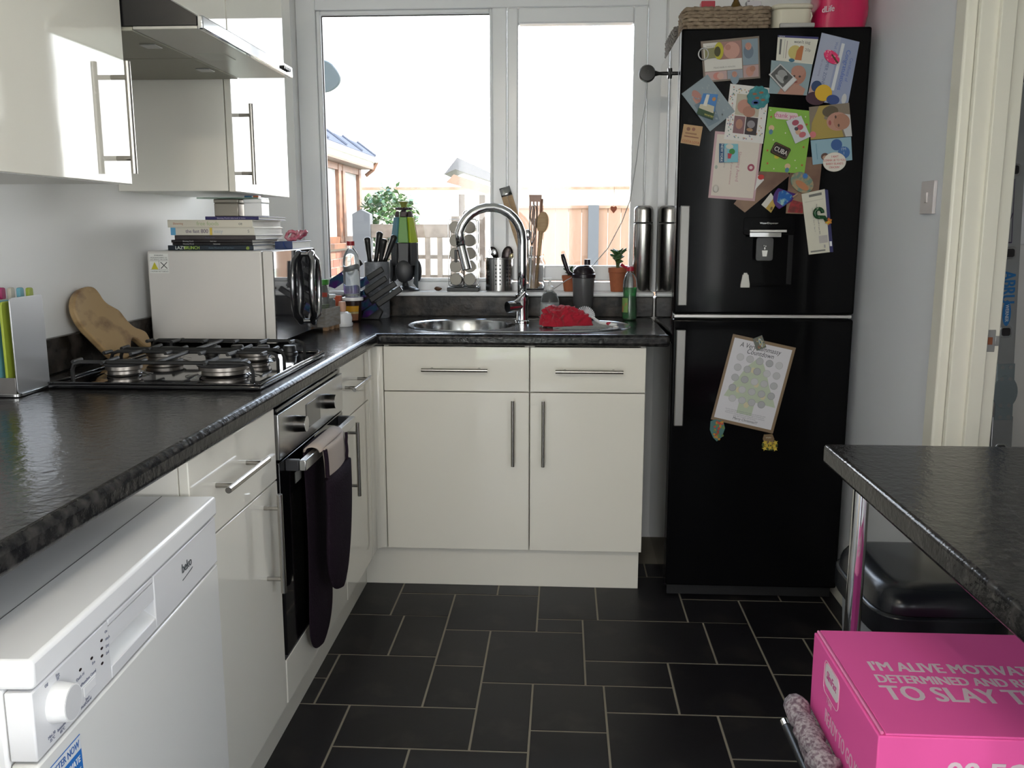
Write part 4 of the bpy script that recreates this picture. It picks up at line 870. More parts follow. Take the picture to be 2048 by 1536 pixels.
# brush
bs = thing('dish_brush', 'white washing-up brush lying on the draining board beside the cloth', 'brush', (1.36, -.36, zd))
hcx = Vector((1.318, -.335, zd + .030)); k = MB()
obj('handle', MB().tube([hcx + Vector((.010, .004, .004)), (1.345, -.345, zd + .028), (1.372, -.36, zd + .010), (1.40, -.372, zd + .006), (1.430, -.385, zd + .006)], [.005, .0048, .0052, .0065, .0055], 8), WHITEPL, bs, smooth=3.0)
obj('red_tip', MB().ball((1.402, -.375, zd + .009), (.010, .006, .006), 10, 7), mat('red_squeezy_cap', (0, 0, 0)), bs, smooth=3.0)
for i in range(19):
    a = -PI*.02 + PI*1.06*i/18
    for y in (-.006, .006): k.cyl(hcx + Vector((.008*math.cos(a), y, .008*math.sin(a))), hcx + Vector((.036*math.cos(a), y*2.2, .036*math.sin(a)*(1 if a < PI else .6))), .0015, n=5)
obj('bristles', k, mat('bristle_white', (.80, .82, .85), .4), bs, kind='stuff'); obj('brush_core', MB().ball(hcx, (.010, .009, .010), 12, 8), WHITEPL, bs, smooth=3.0)

# ---- things on the window and fridge side
hh_ = thing('hanging_heart', 'small orange heart ornament on a string in front of the window', 'ornament', (1.434, .045, 1.32))
hp = [(.0, -.017), (.012, -.002), (.0125, .008), (.007, .012), (.0, .007), (-.007, .012), (-.0125, .008), (-.012, -.002)]
obj('heart', MB().prism(hp, (1.434, .042, 1.33), (1, 0, 0), (0, 0, 1), .004), mat('heart_orange', (.45, .10, .04), .5), hh_, bevel=.0015)
obj('string', MB().tube([(1.434, .043, 1.339), (1.436, .047, 1.42), (1.450, .056, 1.60), (1.455, .0565, 2.0)], .0007, 5), ink((.5, .45, .4)), hh_)
sc = thing('security_camera', 'round black indoor camera fixed to the fridge side in front of the window', 'camera', (1.52, -.33, 1.75))
cc = Vector((1.520, -.33, 1.779))
obj('camera_head', MB().lathe([(0, -.012), (.022, -.012), (.029, -.006), (.029, .004), (.025, .011), (.0, .013)], n=28).xf(Matrix.Translation(cc) @ Matrix.Rotation(PI/2, 4, 'X')), BLACK, sc, smooth=.6)
obj('lens', MB().cyl(cc + Vector((0, -.0131, .004)), cc + Vector((0, -.0145, .004)), .006, n=14), BLACKGLOSS, sc)
obj('neck', MB().tube([cc + Vector((.024, 0, 0)), cc + Vector((.040, .002, 0)), (1.576, -.328, 1.779), (1.590, -.328, 1.779)], [.011, .006, .0065, .0065], 10), BLACK, sc, smooth=.8)
obj('mount_disc', MB().cyl((1.590, -.328, 1.779), (1.5955, -.328, 1.779), .018, n=20), BLACK, sc, smooth=.6)
obj('cable', MB().tube([cc + Vector((0, 0, -.029)), (1.519, -.325, 1.70), (1.508, -.30, 1.62), (1.502, -.25, 1.56), (1.50, -.20, 1.50), (1.49, -.06, 1.36), (1.462, -.045, 1.28), (1.41, -.048, 1.18), (1.35, -.052, 1.11), (1.25, -.045, 1.055), (1.20, -.040, 1.02), (1.165, -.040, 1.012)], .0017, 6), mat('grey_cable', (.45, .45, .46), .4), sc, smooth=3.0)

# ================================================================== FRIDGE FREEZER
FX0, FX1, FY = 1.597, 2.172, -.635
fr = thing('fridge_freezer', 'tall glossy black fridge freezer with silver handles and water dispenser', 'fridge', (1.885, -.33, 0))
obj('cabinet', MB().box(FX0, FX1, -.582, -.035, .03, 1.858), FRIDGESIDE, fr, bevel=.004)
for x in (FX0 + .05, FX1 - .05):
    for y in (-.54, -.08): obj('foot', MB().cyl((x, y, 0), (x, y, .03), .018, n=12), BLACK, fr)
obj('kick_grille', MB().box(FX0 + .01, FX1 - .01, -.60, -.583, .008, .05), BLACK, fr)
obj('divider_trim', MB().box(FX0 + .004, FX1 - .004, -.625, -.583, .969, .979), mat('trim_silver', (.48, .47, .45), .3, .7), fr, bevel=.001)
# upper door with a real recess for the dispenser
RX0, RX1, RZ0, RZ1 = 1.815, 1.968, 1.070, 1.255
k = MB().box(FX0, FX1, FY, -.584, .982, 1.862)
ud = carve('upper_door', k, MB().prism(rrect(RX1-RX0, RZ1-RZ0, .012, cx=(RX0+RX1)/2, cy=(RZ0+RZ1)/2), (0, -.602, 0), (1, 0, 0), (0, 0, 1), .05), FRIDGE, parent=fr, bevel=.007, seg=3)
ld = obj('lower_door', MB().box(FX0, FX1, FY, -.584, .052, .966), FRIDGE, fr, bevel=.007, seg=3)
HM = mat('fridge_handle_silver', (.26, .255, .245), .36, .5)
for dr_, z0, z1 in ((ud, 1.012, 1.326), (ld, .618, .934)):
    h = obj('handle', MB().box(1.605, 1.634, FY - .042, FY - .034, z0, z1), HM, dr_, bevel=.003)
    obj('handle_side', MB().box(1.606, 1.612, FY - .034, FY, z0 + .004, z1 - .004), BLACKGLOSS, dr_)
wd_ = obj('dispenser_panel', MB().prism(rrect(.162, .055, .008, cx=1.890, cy=1.262), (0, FY - .0005, 0), (1, 0, 0), (0, 0, 1), .003), FRIDGE, ud, bevel=.001)
text('WaterDispenser', .0085, mat('chrome', (0, 0, 0)), wd_, (1.889, FY - .0036, 1.2715), (1, 0, 0), (0, 0, 1), align='CENTER', ext=.0001)
obj('dispenser_bar', MB().box(1.828, 1.944, FY - .012, FY - .0036, 1.243, 1.251), mat('bar_silver', (.62, .61, .58), .25, .7), ud, bevel=.0015)
obj('dispenser_bar', MB().box(1.829, 1.928, FY - .009, FY + .0, 1.228, 1.2425), CHROME, ud, bevel=.001)
lv = obj('dispenser_lever', MB().prism(rrect(.054, .074, .008, cx=1.880, cy=1.190), (0, FY + .006, 0), (1, 0, 0), (0, 0, 1), .005), mat('lever_plastic', (.16, .16, .165), .1, trans=.55), ud, bevel=.0015)
obj('glass_icon', MB().prism([(1.8715, 1.186), (1.874, 1.167), (1.887, 1.167), (1.8895, 1.186)], (0, FY + .0009, 0), (1, 0, 0), (0, 0, 1), .0004).prism(ell(.0022, .004, 8, 1.8800, 1.1925), (0, FY + .0009, 0), (1, 0, 0), (0, 0, 1), .0004)
    .prism(ell(.0015, .0022, 8, 1.8775, 1.201), (0, FY + .0009, 0), (1, 0, 0), (0, 0, 1), .0004).prism(ell(.0014, .002, 8, 1.883, 1.1995), (0, FY + .0009, 0), (1, 0, 0), (0, 0, 1), .0004), ink((.75, .75, .72)), lv)

# ---- cards, photos and magnets on the doors
class Card:
    def __init__(s, name, label, cat, q, layer, base, th=.0006, group='cards and photos on the fridge', rough=.4):
        s.q = [Vector((a, 0, b)) for a, b in q]; s.y = FY - .0003 - layer*.0011; s.th = th; s.nl = 0
        c = (s.q[0] + s.q[1] + s.q[2] + s.q[3])/4; s.t = thing(name, label, cat, (c.x, s.y, c.z), group)
        TL, TR, BR, BL = s.q
        obj('sheet' if cat not in ('magnet',) else 'plate', MB().prism([(p.x, p.z) for p in (BL, BR, TR, TL)], (0, s.y, 0), (1, 0, 0), (0, 0, 1), th), mat('sheet_%s_%d' % (name, len(M)), base, rough), s.t)
        s.yy = s.y - th - .0001
    def P(s, u, v):
        TL, TR, BR, BL = s.q; a = BL.lerp(BR, u); b = TL.lerp(TR, u); p = a.lerp(b, v); return (p.x, p.z)
    def poly(s, pts, c, nm='picture', lift=0, th=.00015):
        s.nl += 1; return obj(nm, MB().prism([s.P(u, v) for u, v in pts], (0, s.yy - .00004*s.nl - lift, 0), (1, 0, 0), (0, 0, 1), th), c if not isinstance(c, tuple) else ink(c), s.t)
    def rect(s, u0, v0, u1, v1, c, nm='picture'): return s.poly([(u0, v0), (u1, v0), (u1, v1), (u0, v1)], c, nm)
    def el(s, u, v, a, b, c, nm='picture', n=18): return s.poly(ell(a, b, n, u, v), c, nm)
    def dots(s, pts, r, c, nm='pattern'):
        s.nl += 1; k = MB()
        for u, v in pts: k.prism([s.P(a, b) for a, b in ell(r, r*.8, 6, u, v)], (0, s.yy - .00004*s.nl, 0), (1, 0, 0), (0, 0, 1), .00015)
        return obj(nm, k, ink(c), s.t, kind='stuff')
    def text(s, b, u, v, size, c, rot=0, align='CENTER', **kw):
        s.nl += 1; a = s.P(0, v); d = s.P(1, v); r = Vector((d[0] - a[0], 0, d[1] - a[1])).normalized()
        r = Matrix.Rotation(-rot, 3, 'Y') @ r; up = Vector((0, -1, 0)).cross(r)*-1; up = Vector((-r.z, 0, r.x)); p = s.P(u, v)
        return text(b, size, ink(c), s.t, (p[0], s.yy - .00004*s.nl - .0001, p[1]), r, up, align=align, ext=.0001, **kw)
SKIN = (.44, .22, .17); SK2 = (.36, .17, .12); BLN = (.20, .26, .31); BLD = (.12, .16, .21)
def baby(cd, u, v, s, asp=1., wrap=BLN, ang=0.):
    """a tiny sleeping face in a blanket, as soft flat shapes in a print"""
    cd.el(u + .9*s*math.sin(ang), v - 1.1*s*asp*math.cos(ang), s*1.15, s*1.5*asp, wrap); cd.el(u, v, s*.72, s*.80*asp, SKIN); cd.el(u - .1*s, v + .35*s*asp, s*.55, s*.42*asp, (.40, .20, .15))
    cd.el(u - .25*s, v - .05*s*asp, s*.12, s*.05*asp, SK2, n=8); cd.el(u + .25*s, v - .05*s*asp, s*.12, s*.05*asp, SK2, n=8); cd.el(u, v - .38*s*asp, s*.16, s*.06*asp, (.38, .10, .09), n=8)
c = Card('photo_card', 'kraft-edged card of six newborn photos held by a keyring magnet', 'card', [(1.655, 1.823), (1.832, 1.837), (1.841, 1.713), (1.669, 1.701)], 1, (.18, .14, .11))
c.rect(.035, .26, .69, .94, (.60, .58, .54)); c.rect(.30, .52, .69, .94, (.30, .16, .14)); c.el(.52, .72, .14, .20, (.50, .27, .22)); c.el(.46, .80, .05, .07, (.40, .19, .15)); c.rect(.705, .34, .975, .95, BLN); baby(c, .81, .78, .075, 1.5, BLD)
c.rect(.705, .04, .975, .33, (.40, .27, .26)); c.el(.82, .18, .07, .12, SKIN); c.el(.87, .24, .05, .07, SK2); c.rect(.425, .04, .695, .245, (.27, .29, .33)); baby(c, .55, .14, .065, 1.4, BLN); c.rect(.035, .04, .415, .245, (.44, .30, .29)); c.el(.25, .13, .08, .09, (.50, .20, .17)); c.el(.30, .13, .06, .08, (.52, .33, .28))
c.text('Jessica Lily', .17, .86, .0085, (.25, .25, .25), sx=.8); c.text('Hand made in miracles', .38, .335, .0085, (.25, .24, .23), sx=.85)
m_ = Card('bottle_opener_magnet', 'clear keyring magnet with yellow frill on the newborn photo card', 'magnet', [(1.668, 1.800), (1.712, 1.806), (1.714, 1.776), (1.670, 1.770)], 3, (.20, .19, .08), .004, 'fridge magnets')
m_.el(.95, .6, .32, .85, (.42, .38, .02)); m_.el(.85, .55, .22, .5, (.05, .045, .01)); obj('ring', MB().tube([(1.664 + .015*math.cos(a*PI/9), FY - .0065, 1.785 + .017*math.sin(a*PI/9)) for a in range(18)], .0024, 6, closed=True), SILVER, m_.t, smooth=3.0)
c = Card('photo', 'tilted print of a newborn asleep on a grey-blue blanket, above the wooden magnet', 'photo', [(1.679, 1.725), (1.767, 1.614), (1.693, 1.554), (1.601, 1.668)], 4, (.21, .26, .29))
c.el(.30, .30, .18, .13, SKIN); c.el(.24, .34, .15, .12, (.38, .17, .14)); c.poly([(.35, .1), (.9, .05), (.95, .45), (.6, .6), (.4, .5)], (.13, .18, .22)); c.dots([(.1 + .8*R.random(), .1 + .8*R.random()) for _ in range(30)], .025, (.25, .30, .33))
m_ = Card('souvenir_magnet', 'abbey souvenir magnet with blue sky on the tilted newborn photo', 'magnet', [(1.667, 1.668), (1.712, 1.664), (1.699, 1.588), (1.648, 1.606)], 8, (.03, .16, .42), .004, 'fridge magnets')
m_.poly([(0, 0), (1, 0), (1, .32), (.0, .35)], (.02, .06, .02)); m_.poly([(.02, .30), (.95, .25), (.92, .52), (.5, .55), (.02, .48)], (.50, .46, .34)); m_.poly([(.22, .45), (.45, .45), (.45, .96), (.24, .96)], (.62, .60, .55)); m_.el(.80, .80, .12, .08, (.45, .20, .05)); m_.text('WHITBY', .72, .10, .008, (.5, .45, .1), bold=.02)
c = Card('photo_card', 'white floral-bordered card with three baby photos', 'card', [(1.75, 1.697), (1.871, 1.683), (1.858, 1.516), (1.737, 1.531)], 3, (.64, .62, .60))
for col in ((.45, .15, .13), (.15, .25, .22), (.2, .2, .32), (.45, .33, .15)):
    pts = []
    while len(pts) < 22:
        u, v = R.random()*.92 + .04, R.random()*.92 + .04
        if u < .18 or u > .80 or v < .17 or v > .86: pts.append((u, v))
    c.dots(pts, .017, col)
c.rect(.20, .46, .80, .84, (.42, .38, .30)); c.el(.42, .62, .18, .13, SKIN); c.el(.55, .54, .16, .10, SK2); c.rect(.20, .13, .48, .445, (.20, .10, .11)); c.el(.34, .30, .09, .09, (.36, .18, .13)); c.rect(.50, .13, .80, .445, (.03, .02, .025)); c.el(.64, .32, .10, .07, (.22, .20, .22)); c.el(.62, .22, .08, .03, (.36, .2, .1))
c.text('thank you for all my lovely gifts', .11, .45, .0065, (.3, .3, .35), rot=-PI/2, sx=.8)
m_ = Card('round_magnet', 'round turquoise relief magnet with orange fish on the floral card', 'magnet', [(1.80, 1.69), (1.874, 1.69), (1.874, 1.62), (1.80, 1.62)], 6, (.02, .19, .21), .0, 'fridge magnets') if False else None
t = thing('round_magnet', 'round turquoise relief magnet with orange fish on the floral card', 'magnet', (1.837, FY - .006, 1.655), 'fridge magnets')
obj('disc', MB().prism([(1.837 + (.034 + .0015*math.sin(11*a))*math.cos(a), 1.655 + (.034 + .0015*math.sin(11*a))*math.sin(a)) for a in [i*2*PI/60 for i in range(60)]], (0, FY - .0045, 0), (1, 0, 0), (0, 0, 1), .004), mat('turquoise', (.015, .17, .19), .35, noise=(60, (.05, .30, .32), .5, .7)), t, bevel=.001)
k = MB()
for dx, dz in ((-.012, .010), (.008, .014), (.014, -.008), (-.004, -.002), (-.008, -.016)): k.prism(ell(.007, .0035, 10, 1.837 + dx, 1.655 + dz), (0, FY - .0086, 0), (1, 0, 0), (0, 0, 1), .001)
obj('fish_relief', k, ink((.25, .09, .04)), t); obj('shell_relief', MB().prism(ell(.012, .008, 14, 1.828, 1.640), (0, FY - .0086, 0), (1, 0, 0), (0, 0, 1), .001), ink((.03, .08, .24)), t)
c = Card('voucher', 'white voucher with blue heading and barcode above the baby print', 'voucher', [(1.889, 1.839), (2.012, 1.832), (1.998, 1.752), (1.887, 1.765)], 0, (.64, .62, .54))
c.poly([(0, .92), (1, .92), (1, 1), (0, 1)], (.03, .03, .13)); c.text('nature', .10, .965, .007, (.6, .6, .6)); c.rect(.06, .25, .11, .85, (.10, .10, .10)); c.rect(.18, .12, .19, .85, (.3, .3, .3)); c.rect(.24, .12, .255, .8, (.25, .2, .2)); c.text("won't sag", .62, .78, .013, (.12, .12, .12), bold=.01); c.el(.47, .38, .17, .27, (.50, .42, .14)); c.poly([(.5, .1), (.72, .1), (.72, .62), (.6, .65), (.52, .45)], (.44, .15, .05)); c.rect(.68, .05, .98, .92, (.60, .58, .50)); c.text('20p', .80, .5, .012, (.15, .12, .12)); c.el(.42, .07, .08, .07, (.03, .12, .20))
c = Card('certificate', 'pale blue Certificate of Congratulations with balloons, hung sideways near the fridge edge', 'certificate', [(2.02, 1.844), (2.135, 1.816), (2.111, 1.628), (1.986, 1.647)], 2, (.27, .31, .45))
c.poly([(0, 0), (.45, 0), (.52, 1), (0, 1)], (.34, .37, .48)); c.poly([(.52, .20), (.60, .20), (.64, .92), (.56, .92)], (.60, .62, .64)); c.text('Certificate of', .86, .55, .013, (.10, .15, .40), rot=-PI/2); c.text('Congratulations', .74, .53, .0185, (.08, .14, .42), rot=-PI/2, bold=.01); c.text('SLIMMER ZONE', .30, .50, .014, (.14, .17, .28), rot=-PI/2, bold=.01); c.text('for the amazing', .16, .5, .008, (.2, .2, .3), rot=-PI/2); c.text('Well done', .42, .8, .011, (.13, .18, .36), rot=-PI/2)
c.el(.10, .16, .10, .09, (.42, .26, .22)); c.el(.20, .04, .24, .10, (.05, .015, .03)); c.el(.16, .22, .13, .085, (.02, .05, .13)); c.el(.36, .14, .21, .125, (.62, .38, .02)); c.el(.62, .06, .16, .075, (.03, .06, .20)); c.el(.88, .10, .06, .08, (.5, .5, .5))
t = thing('flip_flop_magnet', 'bright pink flip-flop shaped magnet on the blue certificate', 'magnet', (2.053, FY - .006, 1.772), 'fridge magnets')
k = MB().prism(ell(.0275, .0165, 24), (2.053, FY - .0045, 1.772), (.80, 0, -.60), (.60, 0, .80), .005); obj('sole', k, mat('hot_pink', (.68, .03, .14), .4, noise=(160, (.75, .35, .4), .58, .62)), t, bevel=.001)
obj('strap', MB().tube([(2.052, FY - .0105, 1.779), (2.064, FY - .0115, 1.762), (2.060, FY - .0105, 1.772), (2.064, FY - .0115, 1.762), (2.072, FY - .0105, 1.754)], .0022, 6), ink((.06, .05, .01)), t)
c = Card('photo', 'square print of a bare-shouldered baby on a blue background', 'photo', [(1.872, 1.765), (1.997, 1.752), (1.985, 1.66), (1.869, 1.667)], 3, (.24, .32, .35))
c.poly([(.22, 0), (.9, 0), (.93, .2), (.7, .36), (.5, .34), (.3, .18)], (.40, .21, .16)); c.el(.70, .62, .19, .30, (.37, .17, .12)); c.el(.68, .74, .17, .18, (.40, .20, .15)); c.el(.60, .58, .03, .035, (.05, .03, .03), n=8); c.el(.74, .58, .03, .035, (.05, .03, .03), n=8); c.el(.65, .40, .06, .03, (.25, .07, .06), n=10)
m_ = Card('scan_magnet', 'black and white ultrasound scan in a clear frame magnet, tilted on the baby print', 'magnet', [(1.898, 1.754), (1.951, 1.706), (1.916, 1.67), (1.865, 1.722)], 6, (.50, .50, .50), .004, 'fridge magnets')
m_.rect(.05, .08, .80, .94, (.08, .08, .08)); m_.el(.40, .6, .22, .28, (.28, .28, .28)); m_.el(.45, .3, .25, .12, (.34, .34, .34)); m_.el(.6, .62, .08, .16, (.03, .03, .03)); m_.rect(.82, .08, .97, .94, (.58, .58, .58))
c = Card('thank_you_card', 'lime green thank you card with tiny children drawings', 'card', [(1.871, 1.627), (2.006, 1.613), (1.99, 1.425), (1.853, 1.432)], 4, (.20, .40, .05))
c.poly(rrect(.52, .115, .05, 3, .42, .885), (.62, .50, .50)); c.text('thank you', .42, .885, .0195, (.50, .06, .20), bold=.008)
for u, v in ((.12, .68), (.60, .10)): c.el(u, v, .065, .045, (.60, .42, .25)); c.el(u, v - .06, .045, .04, (.08, .20, .28))
c.dots([(.08, .85), (.9, .78), (.14, .13), (.92, .13), (.1, .33), (.9, .42)], .022, (.40, .08, .03)); c.dots([(.05, .95), (.85, .9), (.2, .5), (.3, .05), (.75, .2), (.45, .62), (.8, .08)], .015, (.6, .6, .45)); c.el(.33, .245, .06, .035, (.50, .40, .03))
m_ = Card('photo_magnet', 'clear-framed photo magnet of pink flowers tilted on the green card', 'magnet', [(1.924, 1.583), (1.969, 1.599), (2.001, 1.536), (1.956, 1.515)], 7, (.52, .54, .56), .004, 'fridge magnets')
m_.el(.5, .8, .22, .12, (.32, .06, .10)); m_.el(.65, .55, .2, .12, (.42, .08, .12)); m_.el(.42, .4, .16, .12, (.52, .32, .22)); m_.el(.6, .22, .22, .12, (.45, .12, .14)); m_.el(.4, .55, .12, .08, (.06, .05, .08))
t = thing('slate_magnet', 'dark magnet lettered CUBA on the green card', 'magnet', (1.912, FY - .006, 1.494), 'fridge magnets')
rt = (.90, 0, -.42); up_ = (.42, 0, .90)
obj('plate', MB().prism(rrect(.056, .037, .006), (1.912, FY - .006, 1.494), rt, up_, .005), mat('dark_resin', (.014, .006, .006), .25), t, bevel=.001)
obj('rim', MB().tube([Vector((1.912, FY - .0112, 1.494)) + Vector(rt)*a + Vector(up_)*b for a, b in rrect(.049, .030, .006)], .0008, 5, closed=True), ink((.16, .10, .03), .3), t)
text('CUBA', .0195, ink((.66, .64, .60)), t, Vector((1.9125, FY - .0112, 1.493)), rt, up_, align='CENTER', ext=.0003, sx=.85)
c = Card('photo', 'print of a toddler lying in a mustard hooded jacket', 'photo', [(1.993, 1.625), (2.114, 1.637), (2.129, 1.537), (2.003, 1.527)], 5, (.20, .16, .12))
c.poly([(0, 0), (.8, 0), (.75, .35), (.35, .6), (.5, 1), (.25, 1), (.05, .5)], (.34, .25, .06)); c.el(.52, .80, .20, .17, (.09, .07, .04)); c.poly([(.6, .75), (1, .65), (1, 0), (.85, 0), (.8, .25)], (.48, .48, .48)); c.el(.68, .48, .27, .28, (.42, .22, .17)); c.el(.78, .46, .20, .24, (.36, .18, .12)); c.el(.64, .62, .025, .05, (.08, .04, .03), n=8); c.el(.70, .36, .025, .05, (.08, .04, .03), n=8); c.el(.49, .46, .035, .08, (.30, .07, .07), n=10); c.el(.06, .15, .08, .10, (.55, .16, .17))
c = Card('birthday_card', 'light blue card with two dark blue balloons under the toddler print', 'card', [(2.003, 1.525), (2.126, 1.535), (2.134, 1.465), (2.014, 1.451)], 6, (.24, .38, .46))
c.el(.63, .72, .14, .24, (.03, .09, .26)); c.el(.80, .36, .15, .26, (.04, .12, .32)); c.text("I'M\n1", .80, .42, .012, (.34, .42, .55), bold=.01); c.el(.32, .28, .10, .15, (.10, .05, .04)); c.el(.32, .24, .06, .09, (.40, .24, .16)); c.rect(.12, .2, .135, .85, (.12, .25, .32))
t = thing('button_badge', 'oval cream badge magnet with red lettering over the balloon card', 'badge', (2.079, FY - .008, 1.459), 'fridge magnets')
obj('badge_disc', MB().prism(ell(.0355, .0295, 32), (2.079, FY - .0085, 1.459), (1, 0, 0), (0, 0, 1), .004), mat('cream_badge', (.66, .62, .56), .15), t, bevel=.0015)
for i, b in enumerate(("I AIN'T", 'GONNA LIE TO YOU..', "BARRY ISLAND'S", "CRACKIN'")): text(b, .0092, ink((.44, .05, .06)), t, (2.079, FY - .0127, 1.475 - i*.0108), (1, 0, .03), (-.03, 0, 1), align='CENTER', ext=.0001, bold=.01, sx=.78)
c = Card('wooden_magnet', 'small square orange-brown wooden magnet with burnt lettering by the door edge', 'magnet', [(1.611, 1.577), (1.67, 1.569), (1.662, 1.51), (1.603, 1.52)], 1, (.42, .25, .11), .004, 'fridge magnets')
c.el(.28, .78, .10, .10, (.20, .09, .05)); c.el(.55, .80, .09, .09, (.24, .10, .06)); c.rect(.15, .52, .75, .60, (.26, .13, .06)); c.rect(.12, .36, .88, .42, (.20, .08, .04)); c.text('COSTA LOTA', .5, .13, .0105, (.32, .08, .03), bold=.02, sx=.85)
c = Card('certificate', 'pale pink-bordered certificate hung sideways below the floral card', 'certificate', [(1.709, 1.555), (1.858, 1.543), (1.841, 1.34), (1.695, 1.351)], 2, (.46, .30, .32))
c.rect(.05, .04, .95, .96, (.60, .54, .48)); c.text('In recognition of your achievement', .42, .52, .0085, (.38, .18, .20), rot=-PI/2); c.text('Slimming Award', .56, .50, .014, (.42, .20, .24), rot=-PI/2); c.text('presented to you by', .27, .60, .0065, (.25, .2, .2), rot=-PI/2); c.el(.83, .50, .075, .055, (.30, .06, .10)); c.el(.83, .50, .035, .025, (.6, .45, .45)); c.el(.10, .47, .03, .03, (.3, .35, .3))
m_ = Card('souvenir_magnet', 'New York souvenir magnet in relief on the pink certificate', 'magnet', [(1.722, 1.517), (1.780, 1.515), (1.782, 1.460), (1.724, 1.459)], 6, (.16, .42, .50), .004, 'fridge magnets')
m_.rect(0, 0, .26, 1, (.02, .07, .16)); m_.text('NEW YORK', .13, .5, .0105, (.5, .55, .55), rot=-PI/2, bold=.02); m_.el(.55, .85, .2, .14, (.55, .55, .48)); m_.el(.68, .58, .16, .16, (.03, .20, .04)); m_.poly([(.45, .2), (.6, .2), (.68, .45), (.45, .5)], (.38, .03, .05)); m_.rect(.28, .05, .42, .75, (.30, .38, .42))
t = thing('shell_magnet', 'little white seashell magnet at the foot of the pink certificate', 'magnet', (1.717, FY - .006, 1.379), 'fridge magnets'); obj('shell', MB().ball((1.717, FY - .0075, 1.379), (.009, .0045, .012), 12, 8), mat('shell_white', (.58, .54, .50), .4), t, smooth=3.0)
BRN = mat('brown_print', (.10, .045, .03), .35, noise=(9, (.22, .13, .08), .35, .65, 3))
t = thing('photo', 'dark brown restaurant print turned on its corner below the pink certificate', 'photo', (1.85, FY - .001, 1.37), 'cards and photos on the fridge'); obj('sheet', MB().prism([(1.776, 1.332), (1.812, 1.305), (1.945, 1.418), (1.930, 1.455), (1.862, 1.445)], (0, FY - .0012, 0), (1, 0, 0), (0, 0, 1), .0006), BRN, t)
t = thing('photo', 'reddish-brown print under the blue globe magnet beside the ticket', 'photo', (1.99, FY - .001, 1.38), 'cards and photos on the fridge'); obj('sheet', MB().prism([(1.940, 1.302), (1.995, 1.300), (2.038, 1.36), (2.044, 1.475), (1.960, 1.475), (1.944, 1.42)], (0, FY - .0012, 0), (1, 0, 0), (0, 0, 1), .0006), BRN, t)
obj('red_area', MB().prism([(1.945, 1.305), (1.992, 1.303), (1.992, 1.335), (1.955, 1.345)], (0, FY - .0019, 0), (1, 0, 0), (0, 0, 1), .0002), mat('red_print', (.28, .01, .015), .35, noise=(60, (.12, .01, .01), .4, .6)), t)
t = thing('flower_magnet', 'white clip magnet with red bloom at the edge of the pink certificate', 'magnet', (1.852, FY - .004, 1.41), 'fridge magnets'); obj('clip', MB().prism([(1.838, 1.372), (1.848, 1.385), (1.866, 1.405), (1.858, 1.420), (1.846, 1.420)], (0, FY - .0045, 0), (1, 0, 0), (0, 0, 1), .002), ink((.62, .6, .58)), t); obj('bloom', MB().prism(ell(.010, .008, 10, 1.856, 1.414), (0, FY - .0067, 0), (1, 0, 0), (0, 0, 1), .002), ink((.42, .02, .02)), t)
t = thing('fish_magnet', 'colourful oval seaside magnet with blue star above the ticket', 'magnet', (1.986, FY - .006, 1.395), 'fridge magnets')
obj('plate', MB().prism(ell(.039, .029, 24), (1.984, FY - .0045, 1.397), (.82, 0, -.57), (.57, 0, .82), .004), mat('seaside_print', (.32, .24, .14), .3, noise=(70, (.12, .20, .16), .42, .58)), t, bevel=.001)
obj('lettering_band', MB().prism(ell(.024, .010, 16), (1.984, FY - .0087, 1.388), (.82, 0, -.57), (.57, 0, .82), .001), ink((.40, .16, .07)), t); obj('star', MB().prism([((.010 if i % 2 else .006)*math.cos(i*PI/8), (.010 if i % 2 else .006)*math.sin(i*PI/8)) for i in range(16)], (1.992, FY - .0087, 1.417), (1, 0, 0), (0, 0, 1), .001), ink((.03, .14, .40)), t)
t = thing('globe_magnet', 'fan-shaped blue and purple domed magnet above the water dispenser', 'magnet', (1.932, FY - .006, 1.347), 'fridge magnets')
obj('dome', MB().prism([(.040*math.cos(a), .040*math.sin(a)) for a in [PI*.72 + i*PI*.62/14 for i in range(15)]] + [(.018, -.010), (.030, .012)], (1.937, FY - .0045, 1.350), (1, 0, 0), (0, 0, 1), .004), mat('dome_purple', (.06, .02, .16), .1, coat=.6), t, bevel=.0012)
obj('fan', MB().prism([(-.028, -.012), (-.024, .018), (-.008, .024), (.018, .008), (.016, -.004), (-.008, -.026)], (1.937, FY - .0087, 1.350), (1, 0, 0), (0, 0, 1), .001), mat('fan_blue', (.01, .10, .36), .1, coat=.6, noise=(45, (.30, .50, .48), .52, .66)), t)
obj('clip', MB().tube([(1.957, FY - .008, 1.352), (1.972, FY - .008, 1.362)], .003, 6), ink((.38, .25, .18)), t)
c = Card('photo', 'small yellow and white print on its corner beside the globe magnet', 'photo', [(1.89, 1.366), (1.91, 1.336), (1.893, 1.304), (1.862, 1.329)], 3, (.55, .53, .48))
c.poly([(.45, 0), (1, 0), (1, .9), (.5, .95)], (.42, .28, .05)); c.el(.85, .3, .1, .15, (.12, .07, .02))
c = Card('ticket', 'long cream ticket with navy edge hanging under the green lizard magnet', 'ticket', [(1.985, 1.362), (2.056, 1.377), (2.083, 1.181), (2.018, 1.173)], 3, (.58, .56, .47))
obj('navy_edge', MB().prism([(2.056, 1.376), (2.066, 1.374), (2.094, 1.181), (2.083, 1.181)], (0, c.y, 0), (1, 0, 0), (0, 0, 1), .0006), ink((.02, .02, .10)), c.t); obj('foil_mark', MB().prism([(2.080, 1.215), (2.087, 1.215), (2.089, 1.200), (2.082, 1.200)], (0, c.y - .0007, 0), (1, 0, 0), (0, 0, 1), .0002), CHROME, c.t)
